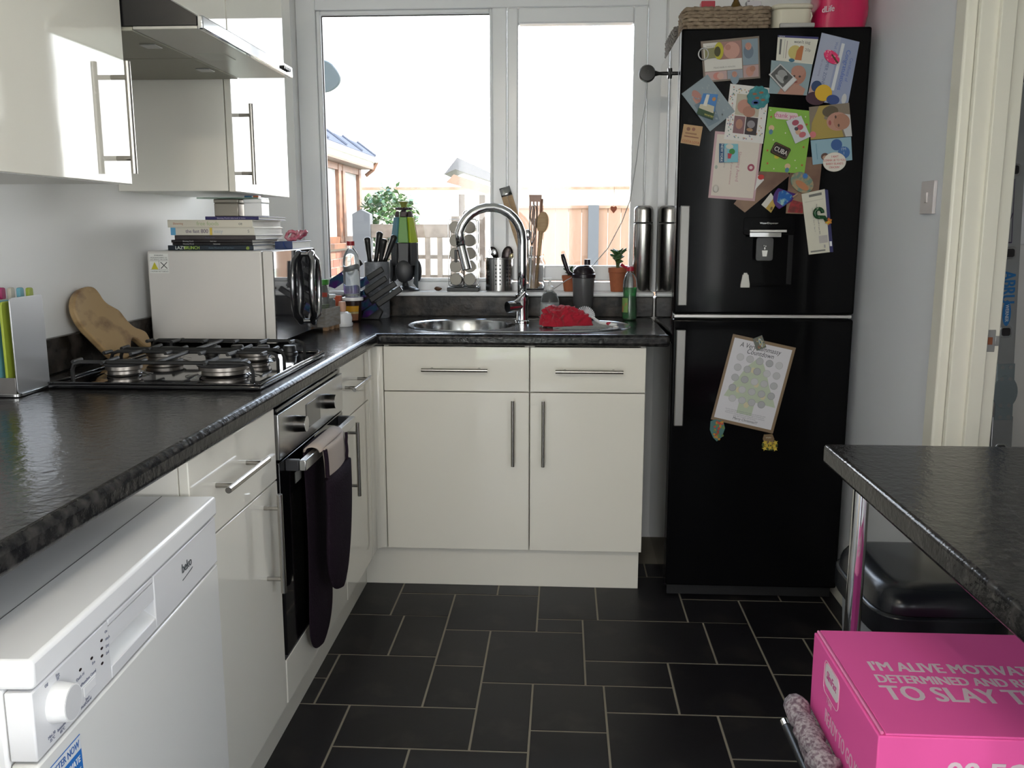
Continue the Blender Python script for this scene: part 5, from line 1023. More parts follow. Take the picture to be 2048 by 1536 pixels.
c.rect(.30, .92, .85, .96, (.14, .14, .13)); c.rect(.1, .03, .8, .055, (.16, .16, .15)); c.rect(.1, .85, .9, .858, (.4, .38, .33)); c.text('Principality Stadium Cardiff 21 June 2022', .60, .55, .0058, (.12, .12, .14), rot=-PI/2, bold=.012); c.text('Lower Block 6   Row 14   Seat 17', .40, .55, .0055, (.2, .2, .2), rot=-PI/2); c.rect(.55, .16, .95, .28, (.40, .37, .36)); c.rect(.75, .08, .82, .13, (.3, .3, .3))
t = thing('lizard_magnet', 'dark green curled lizard magnet with red-yellow flower on the ticket', 'magnet', (2.051, FY - .008, 1.296), 'fridge magnets'); GLM = mat('lizard_green', (.008, .06, .018), .25, noise=(150, (.35, .42, .3), .60, .68))
obj('body', MB().tube([(2.040 + .012*math.cos(a), FY - .009, 1.303 + .013*math.sin(a)) for a in [i*2*PI/16 for i in range(13)]] + [(2.058, FY - .009, 1.290), (2.066, FY - .009, 1.278)], .0062, 8), GLM, t, smooth=3.0)
obj('flower', MB().prism([((.012 if i % 2 else .008)*math.cos(i*PI/6), (.012 if i % 2 else .008)*math.sin(i*PI/6)) for i in range(12)], (2.071, FY - .0105, 1.277), (1, 0, 0), (0, 0, 1), .003), mat('flower_red', (.45, .10, .01), .4, noise=(90, (.5, .4, .03), .5, .6)), t)
t = thing('lighthouse_magnet', 'tiny white tower-shaped magnet at the dispenser recess', 'magnet', (1.821, FY - .006, 1.069), 'fridge magnets')
obj('tower', MB().prism([(-.0145, 0), (.0145, 0), (.0145, .010), (.0120, .024), (.0115, .026), (.0095, .041), (.0055, .043), (.0055, .047), (-.0055, .047), (-.0055, .043), (-.0095, .041), (-.0115, .026), (-.0120, .024), (-.0145, .010)], (1.822, FY - .0003, 1.068), (1, 0, 0), (0, 0, 1), .006), mat('tower_white', (.55, .54, .50), .4), t, bevel=.0012)
c = Card('countdown_sheet', 'Christmas countdown sheet on kraft backing hanging on the lower fridge door', 'poster', [(1.791, .918), (1.994, .874), (1.934, .588), (1.73, .634)], 1, (.20, .135, .08))
c.rect(.04, .035, .955, .965, (.58, .57, .60)); c.poly([(.50, .82), (.60, .72), (.68, .62), (.76, .50), (.88, .36), (.93, .29), (.6, .30), (.6, .14), (.36, .14), (.36, .30), (.10, .30), (.16, .42), (.26, .55), (.34, .68)], (.42, .48, .36)); c.dots([(.45, .65), (.55, .5), (.3, .4), (.7, .38), (.48, .25)], .045, (.55, .50, .33))
c.text('A Very Lammassy', .47, .905, .0225, (.05, .05, .06), bold=.008, sx=.82, shear=.2); c.text('Countdown', .49, .845, .0225, (.05, .05, .06), bold=.008, sx=.82, shear=.2); c.text('Merry Christmas!!!', .52, .075, .0125, (.05, .05, .06), sx=.85, shear=.25)
for i, s in enumerate(('See how many Santas, snowmen and robins you can spot this week', 'posting them for the neighbours right through to Christmas Eve', 'Thank you for making memories and taking part in our countdown', 'every night at bedtime with the family')): c.text(s, .50, .165 - i*.020, .0056, (.25, .25, .28), sx=.88)
for r in range(5):
    for q in range(5 if r < 4 else 4):
        u = .20 + q*.155 + (.0 if r < 4 else .04); v = .765 - r*.118; g = .48 - .04*((r*5 + q) % 4)
        c.el(u, v, .060, .042, (g - .08, g - .08, g - .07), 'scratch_circle', 16); c.el(u, v, .053, .036, (g, g, g + .015), 'scratch_circle', 16)
m_ = Card('tile_magnet', 'small patterned tile magnet holding the top of the countdown sheet', 'magnet', [(1.853, .903), (1.882, .915), (1.898, .876), (1.868, .864)], 4, (.14, .15, .13), .005, 'fridge magnets', .2)
m_.el(.62, .5, .17, .36, (.34, .38, .38)); m_.el(.62, .5, .08, .22, (.04, .10, .13)); m_.dots([(.1 + .8*R.random(), .1 + .8*R.random()) for _ in range(12)], .07, (.38, .33, .15)); m_.dots([(.1 + .8*R.random(), .1 + .8*R.random()) for _ in range(8)], .06, (.25, .10, .05))
t = thing('flower_magnet', 'red, orange and teal floral cluster magnet at the lower corner of the countdown sheet', 'magnet', (1.752, FY - .004, .600), 'fridge magnets'); k = MB(); k2 = MB(); k3 = MB(); k4 = MB()
k.prism([(1.729, .628), (1.745, .634), (1.770, .630), (1.777, .605), (1.768, .575), (1.752, .560), (1.740, .572), (1.728, .598)], (0, FY - .0015, 0), (1, 0, 0), (0, 0, 1), .003); obj('backing', k, ink((.06, .16, .15)), t)
for kk, cc_ in ((MB(), (.40, .05, .03)), (MB(), (.45, .22, .03)), (MB(), (.12, .20, .05))):
    for _ in range(11):
        x, zz_ = R.uniform(1.742, 1.772), R.uniform(.566, .628); kk.prism(ell(.004, .004, 7, x, zz_), (0, FY - .0046, 0), (1, 0, 0), (0, 0, 1), R.uniform(.001, .003))
    obj('blossom', kk, ink(cc_), t)
t = thing('basket_magnet', 'brown basket magnet heaped with yellow flowers below the countdown sheet', 'magnet', (1.926, FY - .004, .559), 'fridge magnets'); obj('basket', MB().prism([(1.905, .585), (1.932, .588), (1.940, .570), (1.936, .552), (1.908, .552), (1.902, .570)], (0, FY - .0005, 0), (1, 0, 0), (0, 0, 1), .004), mat('basket_brown', (.16, .10, .05), .6), t, bevel=.001)
k = MB()
for i in range(9):
    x, zz_ = 1.926 + .024*math.cos(i*.78)*(.5 + .5*(i % 2)), .549 + .014*math.sin(i*.78)*(.5 + .5*(i % 2)); k.prism([((.009 if j % 2 else .004)*math.cos(j*PI/5) + x, (.009 if j % 2 else .004)*math.sin(j*PI/5) + zz_) for j in range(10)], (0, FY - .0048, 0), (1, 0, 0), (0, 0, 1), .002 + .0006*i)
obj('blossom', k, ink((.50, .36, .04)), t); obj('foliage', MB().prism(ell(.026, .019, 16, 1.926, .550), (0, FY - .0004, 0), (1, 0, 0), (0, 0, 1), .0035), ink((.05, .07, .01)), t); text('Wales', .007, ink((.5, .45, .35)), t, (1.92, FY - .0048, .575), (1, 0, .1), (-.1, 0, 1), align='CENTER', ext=.0001)

# ================================================================== ON TOP OF THE FRIDGE
zf = 1.8625
WK = mat('wicker', (.20, .145, .10), .8, noise=(60, (.30, .23, .16), .35, .65)); WK2 = mat('grey_wicker', (.13, .115, .10), .8, noise=(60, (.22, .20, .18), .35, .65))
def basket(label, x0, x1, y0, y1, h, rows, m, rot=0.):
    t = thing('wicker_basket', label, 'basket', ((x0+x1)/2, (y0+y1)/2, zf)); c0 = Vector(((x0+x1)/2, (y0+y1)/2, zf))
    w, d = (x1-x0), (y1-y0); k = MB(); per = rrect(w - .012, d - .012, .02, 5); n = 64
    def at(s, zz, off):
        L = len(per); f = (s % 1)*L; i = int(f); a = per[i % L]; b = per[(i+1) % L]; q = Vector((a[0] + (b[0]-a[0])*(f-i), a[1] + (b[1]-a[1])*(f-i), zz)); return c0 + q*1 + Vector((q.x, q.y, 0)).normalized()*off
    # resample perimeter evenly
    pts = []; tot = sum(math.dist(per[i], per[(i+1) % len(per)]) for i in range(len(per))); N_ = int(tot/.008); acc = 0; i = 0; seg = math.dist(per[0], per[1])
    for j in range(N_):
        tgt = tot*j/N_
        while acc + seg < tgt: acc += seg; i += 1; seg = math.dist(per[i % len(per)], per[(i+1) % len(per)])
        f = (tgt - acc)/seg; a = per[i % len(per)]; b = per[(i+1) % len(per)]; pts.append((a[0] + (b[0]-a[0])*f, a[1] + (b[1]-a[1])*f))
    for r in range(rows):
        zz = .006 + (h - .012)*r/(rows - 1); rr_ = random.Random(r)
        k.tube([c0 + Vector((p[0], p[1], zz + rr_.uniform(-.0015, .0015))) + Vector((p[0], p[1], 0)).normalized()*(.0032 if (j//2 + r) % 2 else -.0032) for j, p in enumerate(pts)], (h/rows)*.62, 5, closed=True)
    obj('weave', k, m, t, smooth=.9); obj('basket_floor', MB().box(x0 + .012, x1 - .012, y0 + .012, y1 - .012, zf + .001, zf + .008), m, t)
    ks = MB()
    for j in range(0, len(pts), 8): p = pts[j]; ks.tube([c0 + Vector((p[0], p[1], .002)), c0 + Vector((p[0]*1.0, p[1], h))], .0026, 5)
    obj('stakes', ks, m, t); return t
basket('brown wicker basket of bottles at the front of the fridge top', 1.603, 1.872, -.622, -.47, .066, 6, WK)
basket('grey wicker basket at the back of the fridge top', 1.600, 1.74, -.40, -.09, .060, 7, WK2)
obj('carton', MB().box(1.665, 1.708, -.555, -.515, zf + .009, zf + .098), mat('red_carton', (.42, .03, .05), .35), bevel=.002, label='small red carton standing in the brown wicker basket', cat='carton')
t = thing('sauce_bottle', 'amber glass bottle with dark shoulder in the brown wicker basket', 'bottle', (1.782, -.54, zf + .009)); lathe_thing('bottle', [(.018, zf + .0085), (.020, zf + .012), (.020, zf + .06), (.018, zf + .08), (.008, zf + .10), (.008, zf + .12)], (1.775, -.54, 0), mat('amber_glass', (.10, .055, .01), .08), t)
obj('carton', MB().box(1.806, 1.850, -.56, -.52, zf + .009, zf + .096), mat('black_white_carton', (.55, .52, .55), .35, noise=(40, (.03, .02, .03), .5, .55)), bevel=.002, label='black and white carton in the brown wicker basket', cat='carton')
t = thing('food_tub', 'cream plastic food tub with curved lid on the fridge between basket and bag', 'tub', (1.95, -.52, zf)); CRM_ = mat('cream_plastic', (.62, .58, .47), .35)
obj('tub_body', MB().prism(rrect(.118, .16, .025), (1.940, -.53, zf), (1, 0, 0), (0, 1, 0), .060), CRM_, t, bevel=.004); obj('lid', MB().prism(rrect(.126, .168, .028), (1.940, -.53, zf + .0602), (1, 0, 0), (0, 1, 0), .014), CRM_, t, bevel=.005); obj('lid_handle', MB().tube([(1.99, -.616, zf + .045), (1.992, -.622, zf + .034), (1.99, -.616, zf + .024)], .0022, 6), CRM_, t, smooth=.9)
obj('clear_lid', MB().box(1.895, 2.0, -.632, -.617, zf, zf + .013), mat('greyish_plastic', (.40, .39, .38), .3), bevel=.003, label='greyish flat plastic lid lying before the cream tub', cat='lid')
t = thing('shopping_bag', 'bright pink glossy bag on the corner of the fridge top by the wall', 'bag', (2.09, -.5, zf))
def bagf(a, b):
    an = a*2*PI; p = sup(an, .080 + .004*math.sin(9*b + 2*an), .085, 4); return Vector((2.092 + p[0]*(1 + .04*math.sin(3*an + 5*b)), -.53 + p[1], zf + .19*b))
k = MB(); k.surf(bagf, 40, 10, True); k.f.append(tuple(i*10 for i in range(40))); k.f.append(tuple(i*10 + 9 for i in range(40))[::-1])
obj('bag_body', k, mat('pink_bag', (.55, .008, .085), .25, coat=.3, bump=(14, .25)), t, smooth=1.0)
text('dLife', .026, ink((.70, .55, .62)), t, (2.058, -.6195, zf + .056), (1, 0, .14), (-.14, 0, 1), bold=.02, sx=.75, shear=.25, align='RIGHT')

# ================================================================== RIGHT-HAND SIDE
ls = thing('light_switch', 'single white rocker light switch on the wall beside the fridge', 'light switch', (2.195, -1.11, 1.335))
obj('switch_plate', MB().box(2.190, 2.1995, -1.150, -1.065, 1.293, 1.378), mat('switch_plastic', (.66, .62, .63), .3), ls, bevel=.002)
obj('rocker', MB().prism([(0, .0), (.0035, .0), (.006, .026), (0, .026)], (2.190, -1.116, 1.3225), (-1, 0, 0), (0, 0, 1), .016), mat('switch_plastic', (0, 0, 0)), ls, bevel=.0008)

tb_ = thing('breakfast_bar', 'black stone-effect breakfast bar on a chrome leg against the right wall', 'table', (1.97, -2.26, 0))
obj('table_top', MB().box(1.752, 2.168, -2.70, -1.825, .80, .840), WORKTOP, tb_, bevel=.008, seg=4)
lg = obj('leg', MB().cyl((1.808, -1.895, .0), (1.808, -1.895, .799), .0155, n=24), CHROME, tb_, smooth=.6)
obj('leg_flange', MB().lathe([(.034, .793), (.034, .7995)], (1.808, -1.895, 0), 24), CHROME, tb_, smooth=.6)
obj('leg', MB().cyl((1.808, -2.63, .0), (1.808, -2.63, .799), .0155, n=24), CHROME, tb_, smooth=.6)
t = thing('chrome_torch', 'chrome cylinder with black ring lying at the wall end of the breakfast bar', 'torch', (2.13, -1.90, .841))
obj('barrel', MB().cyl((2.128, -1.915, .8535), (2.165, -1.970, .8535), .0125, n=20), CHROME, t, smooth=.6); obj('ring', MB().cyl((2.1198, -1.9028, .8535), (2.1278, -1.9147, .8535), .0127, n=20), mat('navy_ring', (.02, .02, .06), .15), t, smooth=.6)

bn = thing('pedal_bin', 'grey kitchen bin with domed black lid under the breakfast bar', 'bin', (2.02, -1.62, 0))
def rb(a, b, z0, z1, w0, d0, w1, d1, cx=2.030, cy=-1.635):
    p = sup(a*2*PI, 1, 1, 5); t = b; return Vector((cx + p[0]*(w0 + (w1-w0)*t)/2, cy + p[1]*(d0 + (d1-d0)*t)/2, z0 + (z1-z0)*t))
k = MB(); k.surf(lambda a, b: rb(a, b, 0, .42, .22, .26, .26, .32), 40, 3, True); k.f.append(tuple(i*3 for i in range(40))); k.f.append(tuple(i*3 + 2 for i in range(40))[::-1])
obj('bin_body', k, mat('bin_grey', (.33, .35, .38), .4), bn, smooth=.9)
LIDB = mat('bin_lid_black', (.012, .014, .018), .22)
k = MB(); k.surf(lambda a, b: rb(a, b, .421, .475, .29, .36, .29, .36), 40, 3, True); k.f.append(tuple(i*3 for i in range(40))); k.f.append(tuple(i*3 + 2 for i in range(40))[::-1]); obj('lid_rim', k, LIDB, bn, smooth=.9, bevel=.006)
k = MB(); nv = 7
def ldome(a, b):
    p = sup(a*2*PI, 1, 1, 5); f = math.cos(b*PI/2*.82); return Vector((2.030 + p[0]*.138*f**.4 if b < .99 else 2.03 + p[0]*.09, -1.635 + p[1]*(.172*f**.4 if b < .99 else .12), .4755 + .055*math.sin(b*PI/2)))
k.surf(ldome, 40, nv, True); k.f.append(tuple(i*nv for i in range(40))); k.f.append(tuple(i*nv + nv - 1 for i in range(40))[::-1]); obj('flap_lid', k, LIDB, bn, smooth=.7)

# stool with knitted cover and the pink box
st = thing('stool', 'low black metal stool with purple-grey knitted cover under the pink box', 'stool', (1.86, -2.25, 0))
KN = mat('knitted_wool', (.17, .115, .14), .95, noise=(160, (.42, .37, .38), .38, .60, 3), bump=(260, 1.0))
def cush(a, b):
    p = sup(a*2*PI, 1, 1, 6); f = math.sin(b*PI)**.35 if 0 < b < 1 else 0
    w = .215 + .012*f; d = .205 + .012*f; q = 1 if .02 < b < .98 else .985
    return Vector((1.885 + p[0]*w*q, -2.235 + p[1]*d*q, .335 + .066*b + .004*math.sin(40*a)*math.sin(PI*b)))
k = MB(); k.surf(cush, 72, 9, True); k.f.append(tuple(i*9 for i in range(72))); k.f.append(tuple(i*9 + 8 for i in range(72))[::-1])
obj('knitted_cover', k, KN, st, smooth=2.0)
# rolled knit edge beside the box and a slumped fold at the near side
k = MB(); k.tube([(1.664 + .006*math.sin(3*i), -2.045 - i*.022, .408 + .004*math.sin(2.3*i)) for i in range(18)], [.020 + .003*math.sin(1.7*i) for i in range(18)], 10); obj('knit_roll', k, KN, st, smooth=2.5)
k = MB(); k.tube([(1.60 + .018*i, -2.315 - .010*i, .395 - .0035*i*abs(i - 3)*.3) for i in range(7)], [.016, .026, .031, .033, .031, .027, .018], 12); obj('knit_roll', k, KN, st, smooth=2.5)
for x in (1.676, 2.08): obj('seat_rail', MB().tube([(x - .018, -2.03, .352), (x - .018, -2.46, .352)], .0085, 10), BLACK, st, smooth=.8)
obj('rail_cap', MB().cyl((1.658, -2.012, .352), (1.658, -2.0295, .352), .0095, n=14), CHROME, st, smooth=.6)
for x in (1.70, 2.07):
    for y in (-2.06, -2.41): obj('leg', MB().cyl((x, y, 0), (x, y, .338), .010, n=12), BLACK, st, smooth=.6)
PK = mat('pink_card', (.78, .105, .36), .6, spec=.15); PKD = mat('pink_card_edge', (.70, .16, .36), .5)
bx = thing('cardboard_box', 'bright pink diet kit cardboard box on the knitted stool', 'box', (1.90, -2.21, .402))
BX0, BX1, BYa, BYb, BZ0, BZ1 = 1.692, 2.135, -2.378, -2.045, .4035, .551
obj('box_body', MB().box(BX0, BX1, BYa, BYb, BZ0, BZ1 - .004), PK, bx, bevel=.002)
ldd = obj('lid_flap', MB().box(BX0 + .010, BX1, BYa + .001, BYb + .001, BZ1 - .0038, BZ1), PK, bx, bevel=.0012)
obj('lid_edge', MB().tube([(BX0 + .006, BYa + .004, BZ1 - .001), (BX0 + .006, BYb - .004, BZ1 - .001)], .0028, 6), PKD, bx, smooth=.8)
LT = ink((.66, .52, .57), .5)
text("I'M ALIVE MOTIVATED", .044, LT, ldd, (1.744, -2.177, BZ1 + .0003), (1, -.02, 0), (.02, 1, 0), bold=.026, sx=.67, name='slogan')
text('DETERMINED AND READY', .036, LT, ldd, (1.741, -2.218, BZ1 + .0003), (1, -.02, 0), (.02, 1, 0), bold=.026, sx=.66, name='slogan')
text('TO SLAY THE DAY', .062, LT, ldd, (1.738, -2.263, BZ1 + .0003), (1, -.02, 0), (.02, 1, 0), bold=.026, sx=.70, name='slogan')
# side panel (faces the floor gap): logo and wording run away from the reader, towards the near end
RX, UX = (0, -1, 0), (0, 0, 1)
lo_ = obj('logo_plate', MB().prism(rrect(.074, .040, .010, cx=-2.160, cy=.512), (BX0 - .0003, 0, 0), (0, 1, 0), (0, 0, 1), -.0006), ink((.74, .66, .68)), bx)
obj('logo_outline', MB().tube([(BX0 - .0010, y, z) for y, z in rrect(.082, .056, .012, cx=-2.160, cy=.507)], .0007, 5, closed=True), ink((.72, .4, .52)), bx)
text('SlimFast', .0205, ink((.50, .08, .26)), lo_, (BX0 - .0012, -2.160, .513), RX, UX, align='CENTER', bold=.012, sx=.80, shear=.15, name='logo_lettering')
text('7 DAY', .014, ink((.72, .38, .52)), bx, (BX0 - .0006, -2.140, .470), RX, UX, bold=.015, sx=.75, name='side_lettering')
text('READY TO GO KIT', .036, ink((.72, .38, .52)), bx, (BX0 - .0006, -2.135, .440), RX, UX, bold=.018, sx=.62, name='side_lettering')
text('98 FOR', .058, LT, bx, (1.790, BYa - .0004, .488), (1, 0, 0), (0, 0, 1), bold=.022, sx=.80, name='front_lettering')

# ladder in the hall
la = thing('folding_ladder', 'folded aluminium ladder with blue lettering leaning in the hallway', 'ladder', (2.56, -.80, 0))
AL = mat('ladder_aluminium', (.42, .43, .44), .35, .7); HG = mat('hinge_zinc', (.36, .42, .45), .3, .8); DK = mat('socket_dark', (.02, .018, .02), .6)
LM = Matrix.Translation((2.553, -.85, 0)) @ Matrix.Rotation(-.040, 4, 'Y')
def Lp(name, mb, m, par=None, **kw): return obj(name, mb.xf(LM), m, par or la, **kw)
for x0, z0, z1 in ((-.006, .84, 1.66), (.0, .03, .70), (-.072, .84, 1.62), (-.067, .03, .70)):
    Lp('stile', MB().box(x0, x0 + .062, -.013, .013, z0, z1), AL, bevel=.003)
for zc, xs in ((1.185, .026), (.955, .026), (.955, -.040), (.60, .030), (.60, -.036), (1.42, .026)):
    r_ = Lp('rung_socket', MB().prism(rrect(.034, .034, .009, cx=xs, cy=zc), (0, -.0135, 0), (1, 0, 0), (0, 0, 1), .0025), CHROME, bevel=.0008)
    Lp('rung_hole', MB().prism(rrect(.024, .024, .006, cx=xs, cy=zc), (0, -.0162, 0), (1, 0, 0), (0, 0, 1), .0005), DK, r_)
    Lp('rung', MB().cyl((xs, .0135, zc), (xs, .35, zc), .013, n=10), AL)
for sx_ in (-1, 1):
    cxh = -.003 + sx_*.034
    h = Lp('hinge', MB().prism(ell(.036, .050, 24, cxh, .775), (0, -.016, 0), (1, 0, 0), (0, 0, 1), .004).box(cxh - .026, cxh + .026, -.0165, -.0135, .69, .86), HG, bevel=.001)
    k = MB()
    for z in (.70, .735, .815, .85): k.cyl((cxh - .012, -.0215, z), (cxh - .012, -.020, z), .006, n=10).cyl((cxh + .012, -.0215, z), (cxh + .012, -.020, z), .006, n=10)
    Lp('rivet', k, AL, h)
BLU = ink((.02, .16, .42))
R3 = LM.to_3x3()
def ltext(b, s, x, z, m, **kw): return text(b, s, m, la, LM @ Vector((x, -.0138, z)), R3 @ Vector((0, 0, -1)), R3 @ Vector((1, 0, 0)), align='CENTER', **kw)
ltext('ABRU', .052, .026, 1.085, BLU, bold=.03, sx=.72, name='brand_lettering')
el_ = Lp('brand_oval', MB().prism(ell(.012, .038, 20, .026, 1.010), (0, -.0133, 0), (1, 0, 0), (0, 0, 1), .0006), BLU)
text('WERNER', .014, ink((.7, .72, .75)), el_, LM @ Vector((.026, -.0145, 1.010)), R3 @ Vector((0, 0, -1)), R3 @ Vector((1, 0, 0)), align='CENTER', bold=.02, sx=.9)
Lp('warning_diagram', MB().prism([(.000, 1.215), (.0015, 1.215), (.030, 1.30), (.028, 1.30)], (0, -.0134, 0), (1, 0, 0), (0, 0, 1), .0004).prism([(.028, 1.215), (.030, 1.215), (.030, 1.395), (.0285, 1.395)], (0, -.0134, 0), (1, 0, 0), (0, 0, 1), .0004).prism([(.0, 1.213), (.030, 1.213), (.030, 1.2165), (.0, 1.2165)], (0, -.0134, 0), (1, 0, 0), (0, 0, 1), .0004).prism([(.012, 1.395), (.020, 1.395), (.020, 1.425), (.012, 1.425)], (0, -.0134, 0), (1, 0, 0), (0, 0, 1), .0004), ink((.05, .03, .08)), la)
Lp('end_cap', MB().box(-.010, .060, -.016, .016, 1.661, 1.69).box(-.076, -.008, -.016, .016, 1.621, 1.65), ink((.06, .04, .09)), la, bevel=.004)
Lp('foot', MB().box(-.004, .066, -.018, .018, 0.002, .0295).box(-.071, -.005, -.018, .018, 0.0, .0295), DK, la)

# tall white canister beside the dishwasher
wc = thing('plastic_canister', 'tall white plastic canister with dark purple print beside the dishwasher', 'canister', (.655, -2.84, 0))
obj('canister_body', MB().lathe([(.060, 0), (.064, .005), (.064, .60), (.060, .66), (.045, .705), (.030, .72), (0, .722)], (.668, -2.84, 0), 28), WHITEPL, wc, smooth=.6)
k = MB().surf(lambda a, b: Vector((.668 + .0645*math.cos(-1.6 + 1.9*a), -2.84 + .0645*math.sin(-1.6 + 1.9*a), .53 + .05*b)), 8, 3); obj('print_band', k, ink((.05, .02, .07)), wc, smooth=3.0)

# ================================================================== GARDEN OUTSIDE
obj('ground', MB().box(-14, 16, .21, 30, -.35, -.25).box(-14, 16, -20, -6.35, -.35, -.25).box(3.5, 16, -6.35, .21, -.35, -.25), mat('patio_ground', (.42, .40, .36), .9, noise=(3, (.30, .34, .18), .4, .6)), kind='structure')
BRK = [mat('garden_brick_%d' % i, c, .85, bump=(40, .3)) for i, c in enumerate(((.20, .085, .06), (.24, .115, .08), (.17, .07, .05)))]
MORT = mat('mortar', (.45, .40, .34), .9); OAK = mat('brown_frame_wood', (.13, .055, .03), .5, noise=(20, (.19, .085, .045), .4, .6)); SLATE = mat('roof_slate', (.060, .066, .085), .9, spec=.05); CWHITE = mat('white_fascia', (.66, .64, .60), .4)
co = thing('garden_room', 'brick garden room with brown framed windows and slate roof outside the window', 'building', (-1.4, 4.5, -.25))
GX, GY0_, GY1_ = -.9, 2.6, 6.02
obj('wall_core', MB().box(GX - 2.2, GX - .012, GY0_, GY1_ - .012, -.25, 1.06), MORT, co)
mb_ = None
for row in range(11):
    z0 = .20 + row*.077
    if z0 > .99: break
    for i in range(16):
        y0 = 2.62 + i*.225 - (.11 if row % 2 else 0)
        if y0 + .215 > GY1_ or y0 < GY0_: continue
        key = (row + i*2) % 3
        if ('brk', key) not in TC:
            me = bpy.data.meshes.new('brick'); kk = MB().box(-.012, .004, -.1075, .1075, -.0325, .0325); me.from_pydata([tuple(v) for v in kk.v], [], kk.f); me.materials.append(BRK[key]); TC[('brk', key)] = me
        o = bpy.data.objects.new('brick', TC[('brk', key)]); COL.objects.link(o); o.parent = co; o.location = Vector((GX - .004, y0 + .1075, z0 + .036)) - wloc(co)
obj('window_ledge', MB().box(GX - .10, GX + .05, GY0_, GY1_ + .04, 1.06, 1.115), OAK, co, bevel=.006)
k = MB().box(GX - .06, GX, GY0_, GY1_, 1.115, 1.175).box(GX - .06, GX, GY0_, GY1_, 1.80, 1.86)
obj('window_rail', k, OAK, co)
for y in (2.66, 3.5, 4.3, 5.05, 5.22, 5.92): obj('window_post', MB().box(GX - .07, GX + .006, y, y + .10, 1.115, 1.86), OAK, co, bevel=.004)
for y0, y1 in ((2.76, 3.5), (3.6, 4.3), (4.4, 5.05), (5.32, 5.92)): obj('pane', MB().box(GX - .04, GX - .03, y0, y1, 1.175, 1.80), mat('garden_room_glass', (.55, .60, .62), .05, coat=1.0), co)
obj('gable_end', MB().box(GX - 2.2, GX, GY1_ - .012, GY1_ + .03, -.25, 1.87), OAK, co)
obj('soffit', MB().box(GX - .05, GX + .13, GY0_, GY1_ + .06, 1.861, 1.882), mat('soffit_brown', (.12, .065, .045), .6), co)
obj('fascia', MB().box(GX + .115, GX + .13, GY0_, GY1_ + .06, 1.882, 1.975), CWHITE, co); obj('gutter', MB().tube([(GX + .16, GY0_, 1.955), (GX + .16, GY1_ + .08, 1.955)], .026, 10), CWHITE, co, smooth=.8); obj('downpipe', MB().tube([(GX + .16, GY1_ + .06, 1.94), (GX + .12, GY1_ + .05, 1.86), (GX + .04, GY1_ + .05, 1.80)], .022, 8), OAK, co, smooth=.8)
k = MB().prism([(GX + .14, 1.985), (GX + .14, 2.0), (GX - .06, 2.15), (GX - .9, 2.15), (GX - .9, 1.985)], (0, GY1_ + .10, 0), (1, 0, 0), (0, 0, 1), GY1_ + .10 - GY0_); obj('roof', k, SLATE, co)
for i in range(6): obj('roof_ridge_roll', MB().tube([(GX + .135, GY0_ + .3 + i*.65, 2.008), (GX - .06, GY0_ + .3 + i*.65, 2.155)], .016, 6), SLATE, co, smooth=.8)

FW = mat('weathered_fence', (.10, .075, .055), .8, noise=(12, (.17, .13, .10), .35, .65)); FO = mat('orange_fence', (.23, .12, .070), .75, noise=(10, (.31, .18, .115), .35, .65, 5, (1, 1, .15)))
tr = thing('trellis_fence', 'open lattice trellis fence with tall end post in the garden', 'fence', (-.2, 4.6, -.25))
TY_ = 4.6
obj('end_post', MB().box(-.66, -.50, TY_ - .06, TY_ + .06, -.25, 1.36).prism([(-.66, 1.36), (-.50, 1.36), (-.50, 1.38), (-.58, 1.42), (-.66, 1.38)], (0, TY_ + .06, 0), (1, 0, 0), (0, 0, 1), .12), mat('grey_post', (.085, .085, .088), .8), tr)
obj('top_rail', MB().box(-.50, .33, TY_ - .035, TY_ + .035, 1.17, 1.29), FW, tr, bevel=.005)
for x in (-.40, -.27, -.14, -.01, .10, .22): obj('lath', MB().box(x, x + .045, TY_ - .03, TY_, -.2, 1.17), FW, tr)
obj('mid_post', MB().box(.235, .305, TY_ - .05, TY_ + .05, -.25, 1.36), FW, tr)
for z in (.98, .80, .62, .42, .2): obj('cross_lath', MB().box(-.50, .235, TY_ + .002, TY_ + .02, z, z + .035), FW, tr)
bu = thing('garden_bush', 'leafy green bush growing behind the trellis fence', 'bush', (-.55, 5.4, -.25)); rr = random.Random(4)
obj('trunk', MB().tube([(-.52, 5.4, -.25), (-.50, 5.4, .7), (-.52, 5.42, 1.2)], [.05, .04, .02], 8), FW, bu)
k = MB()
for i in range(900):
    a, b, c2 = rr.gauss(0, 1), rr.gauss(0, 1), rr.gauss(0, 1); L_ = math.sqrt(a*a + b*b + c2*c2); rad_ = rr.uniform(.55, 1)
    p = Vector((-.50 + .30*a/L_*rad_, 5.4 + .32*b/L_*rad_, 1.32 + .36*c2/L_*rad_)); q = MB().prism([(0, 0), (.03, .022), (.075, .0), (.03, -.022)], (0, 0, 0), (1, 0, 0), (0, 1, 0), .002)
    q.xf(Matrix.Translation(p) @ Matrix.Rotation(rr.uniform(0, 6.3), 4, 'Z') @ Matrix.Rotation(rr.uniform(-1, 1.2), 4, 'Y') @ Matrix.Rotation(rr.uniform(-.8, .8), 4, 'X')); k.add(q.v, q.f)
obj('foliage', k, mat('bush_leaves', (.025, .065, .020), .4, noise=(4, (.07, .13, .03), .4, .6)), bu, kind='stuff')
shd = thing('garden_shelter', 'open timber shelter with tiled roof beyond the trellis', 'shelter', (.42, 6.2, -.25))
for x, y in ((.14, 5.95), (.34, 6.1), (.47, 6.2), (.60, 6.35)): obj('post', MB().box(x, x + .06, y, y + .06, -.25, 1.60), FW, shd)
obj('beam', MB().prism([(.02, 1.72), (.10, 1.80), (.66, 1.62), (.66, 1.54)], (0, 5.93, 0), (1, 0, 0), (0, 0, 1), .06), FO, shd)
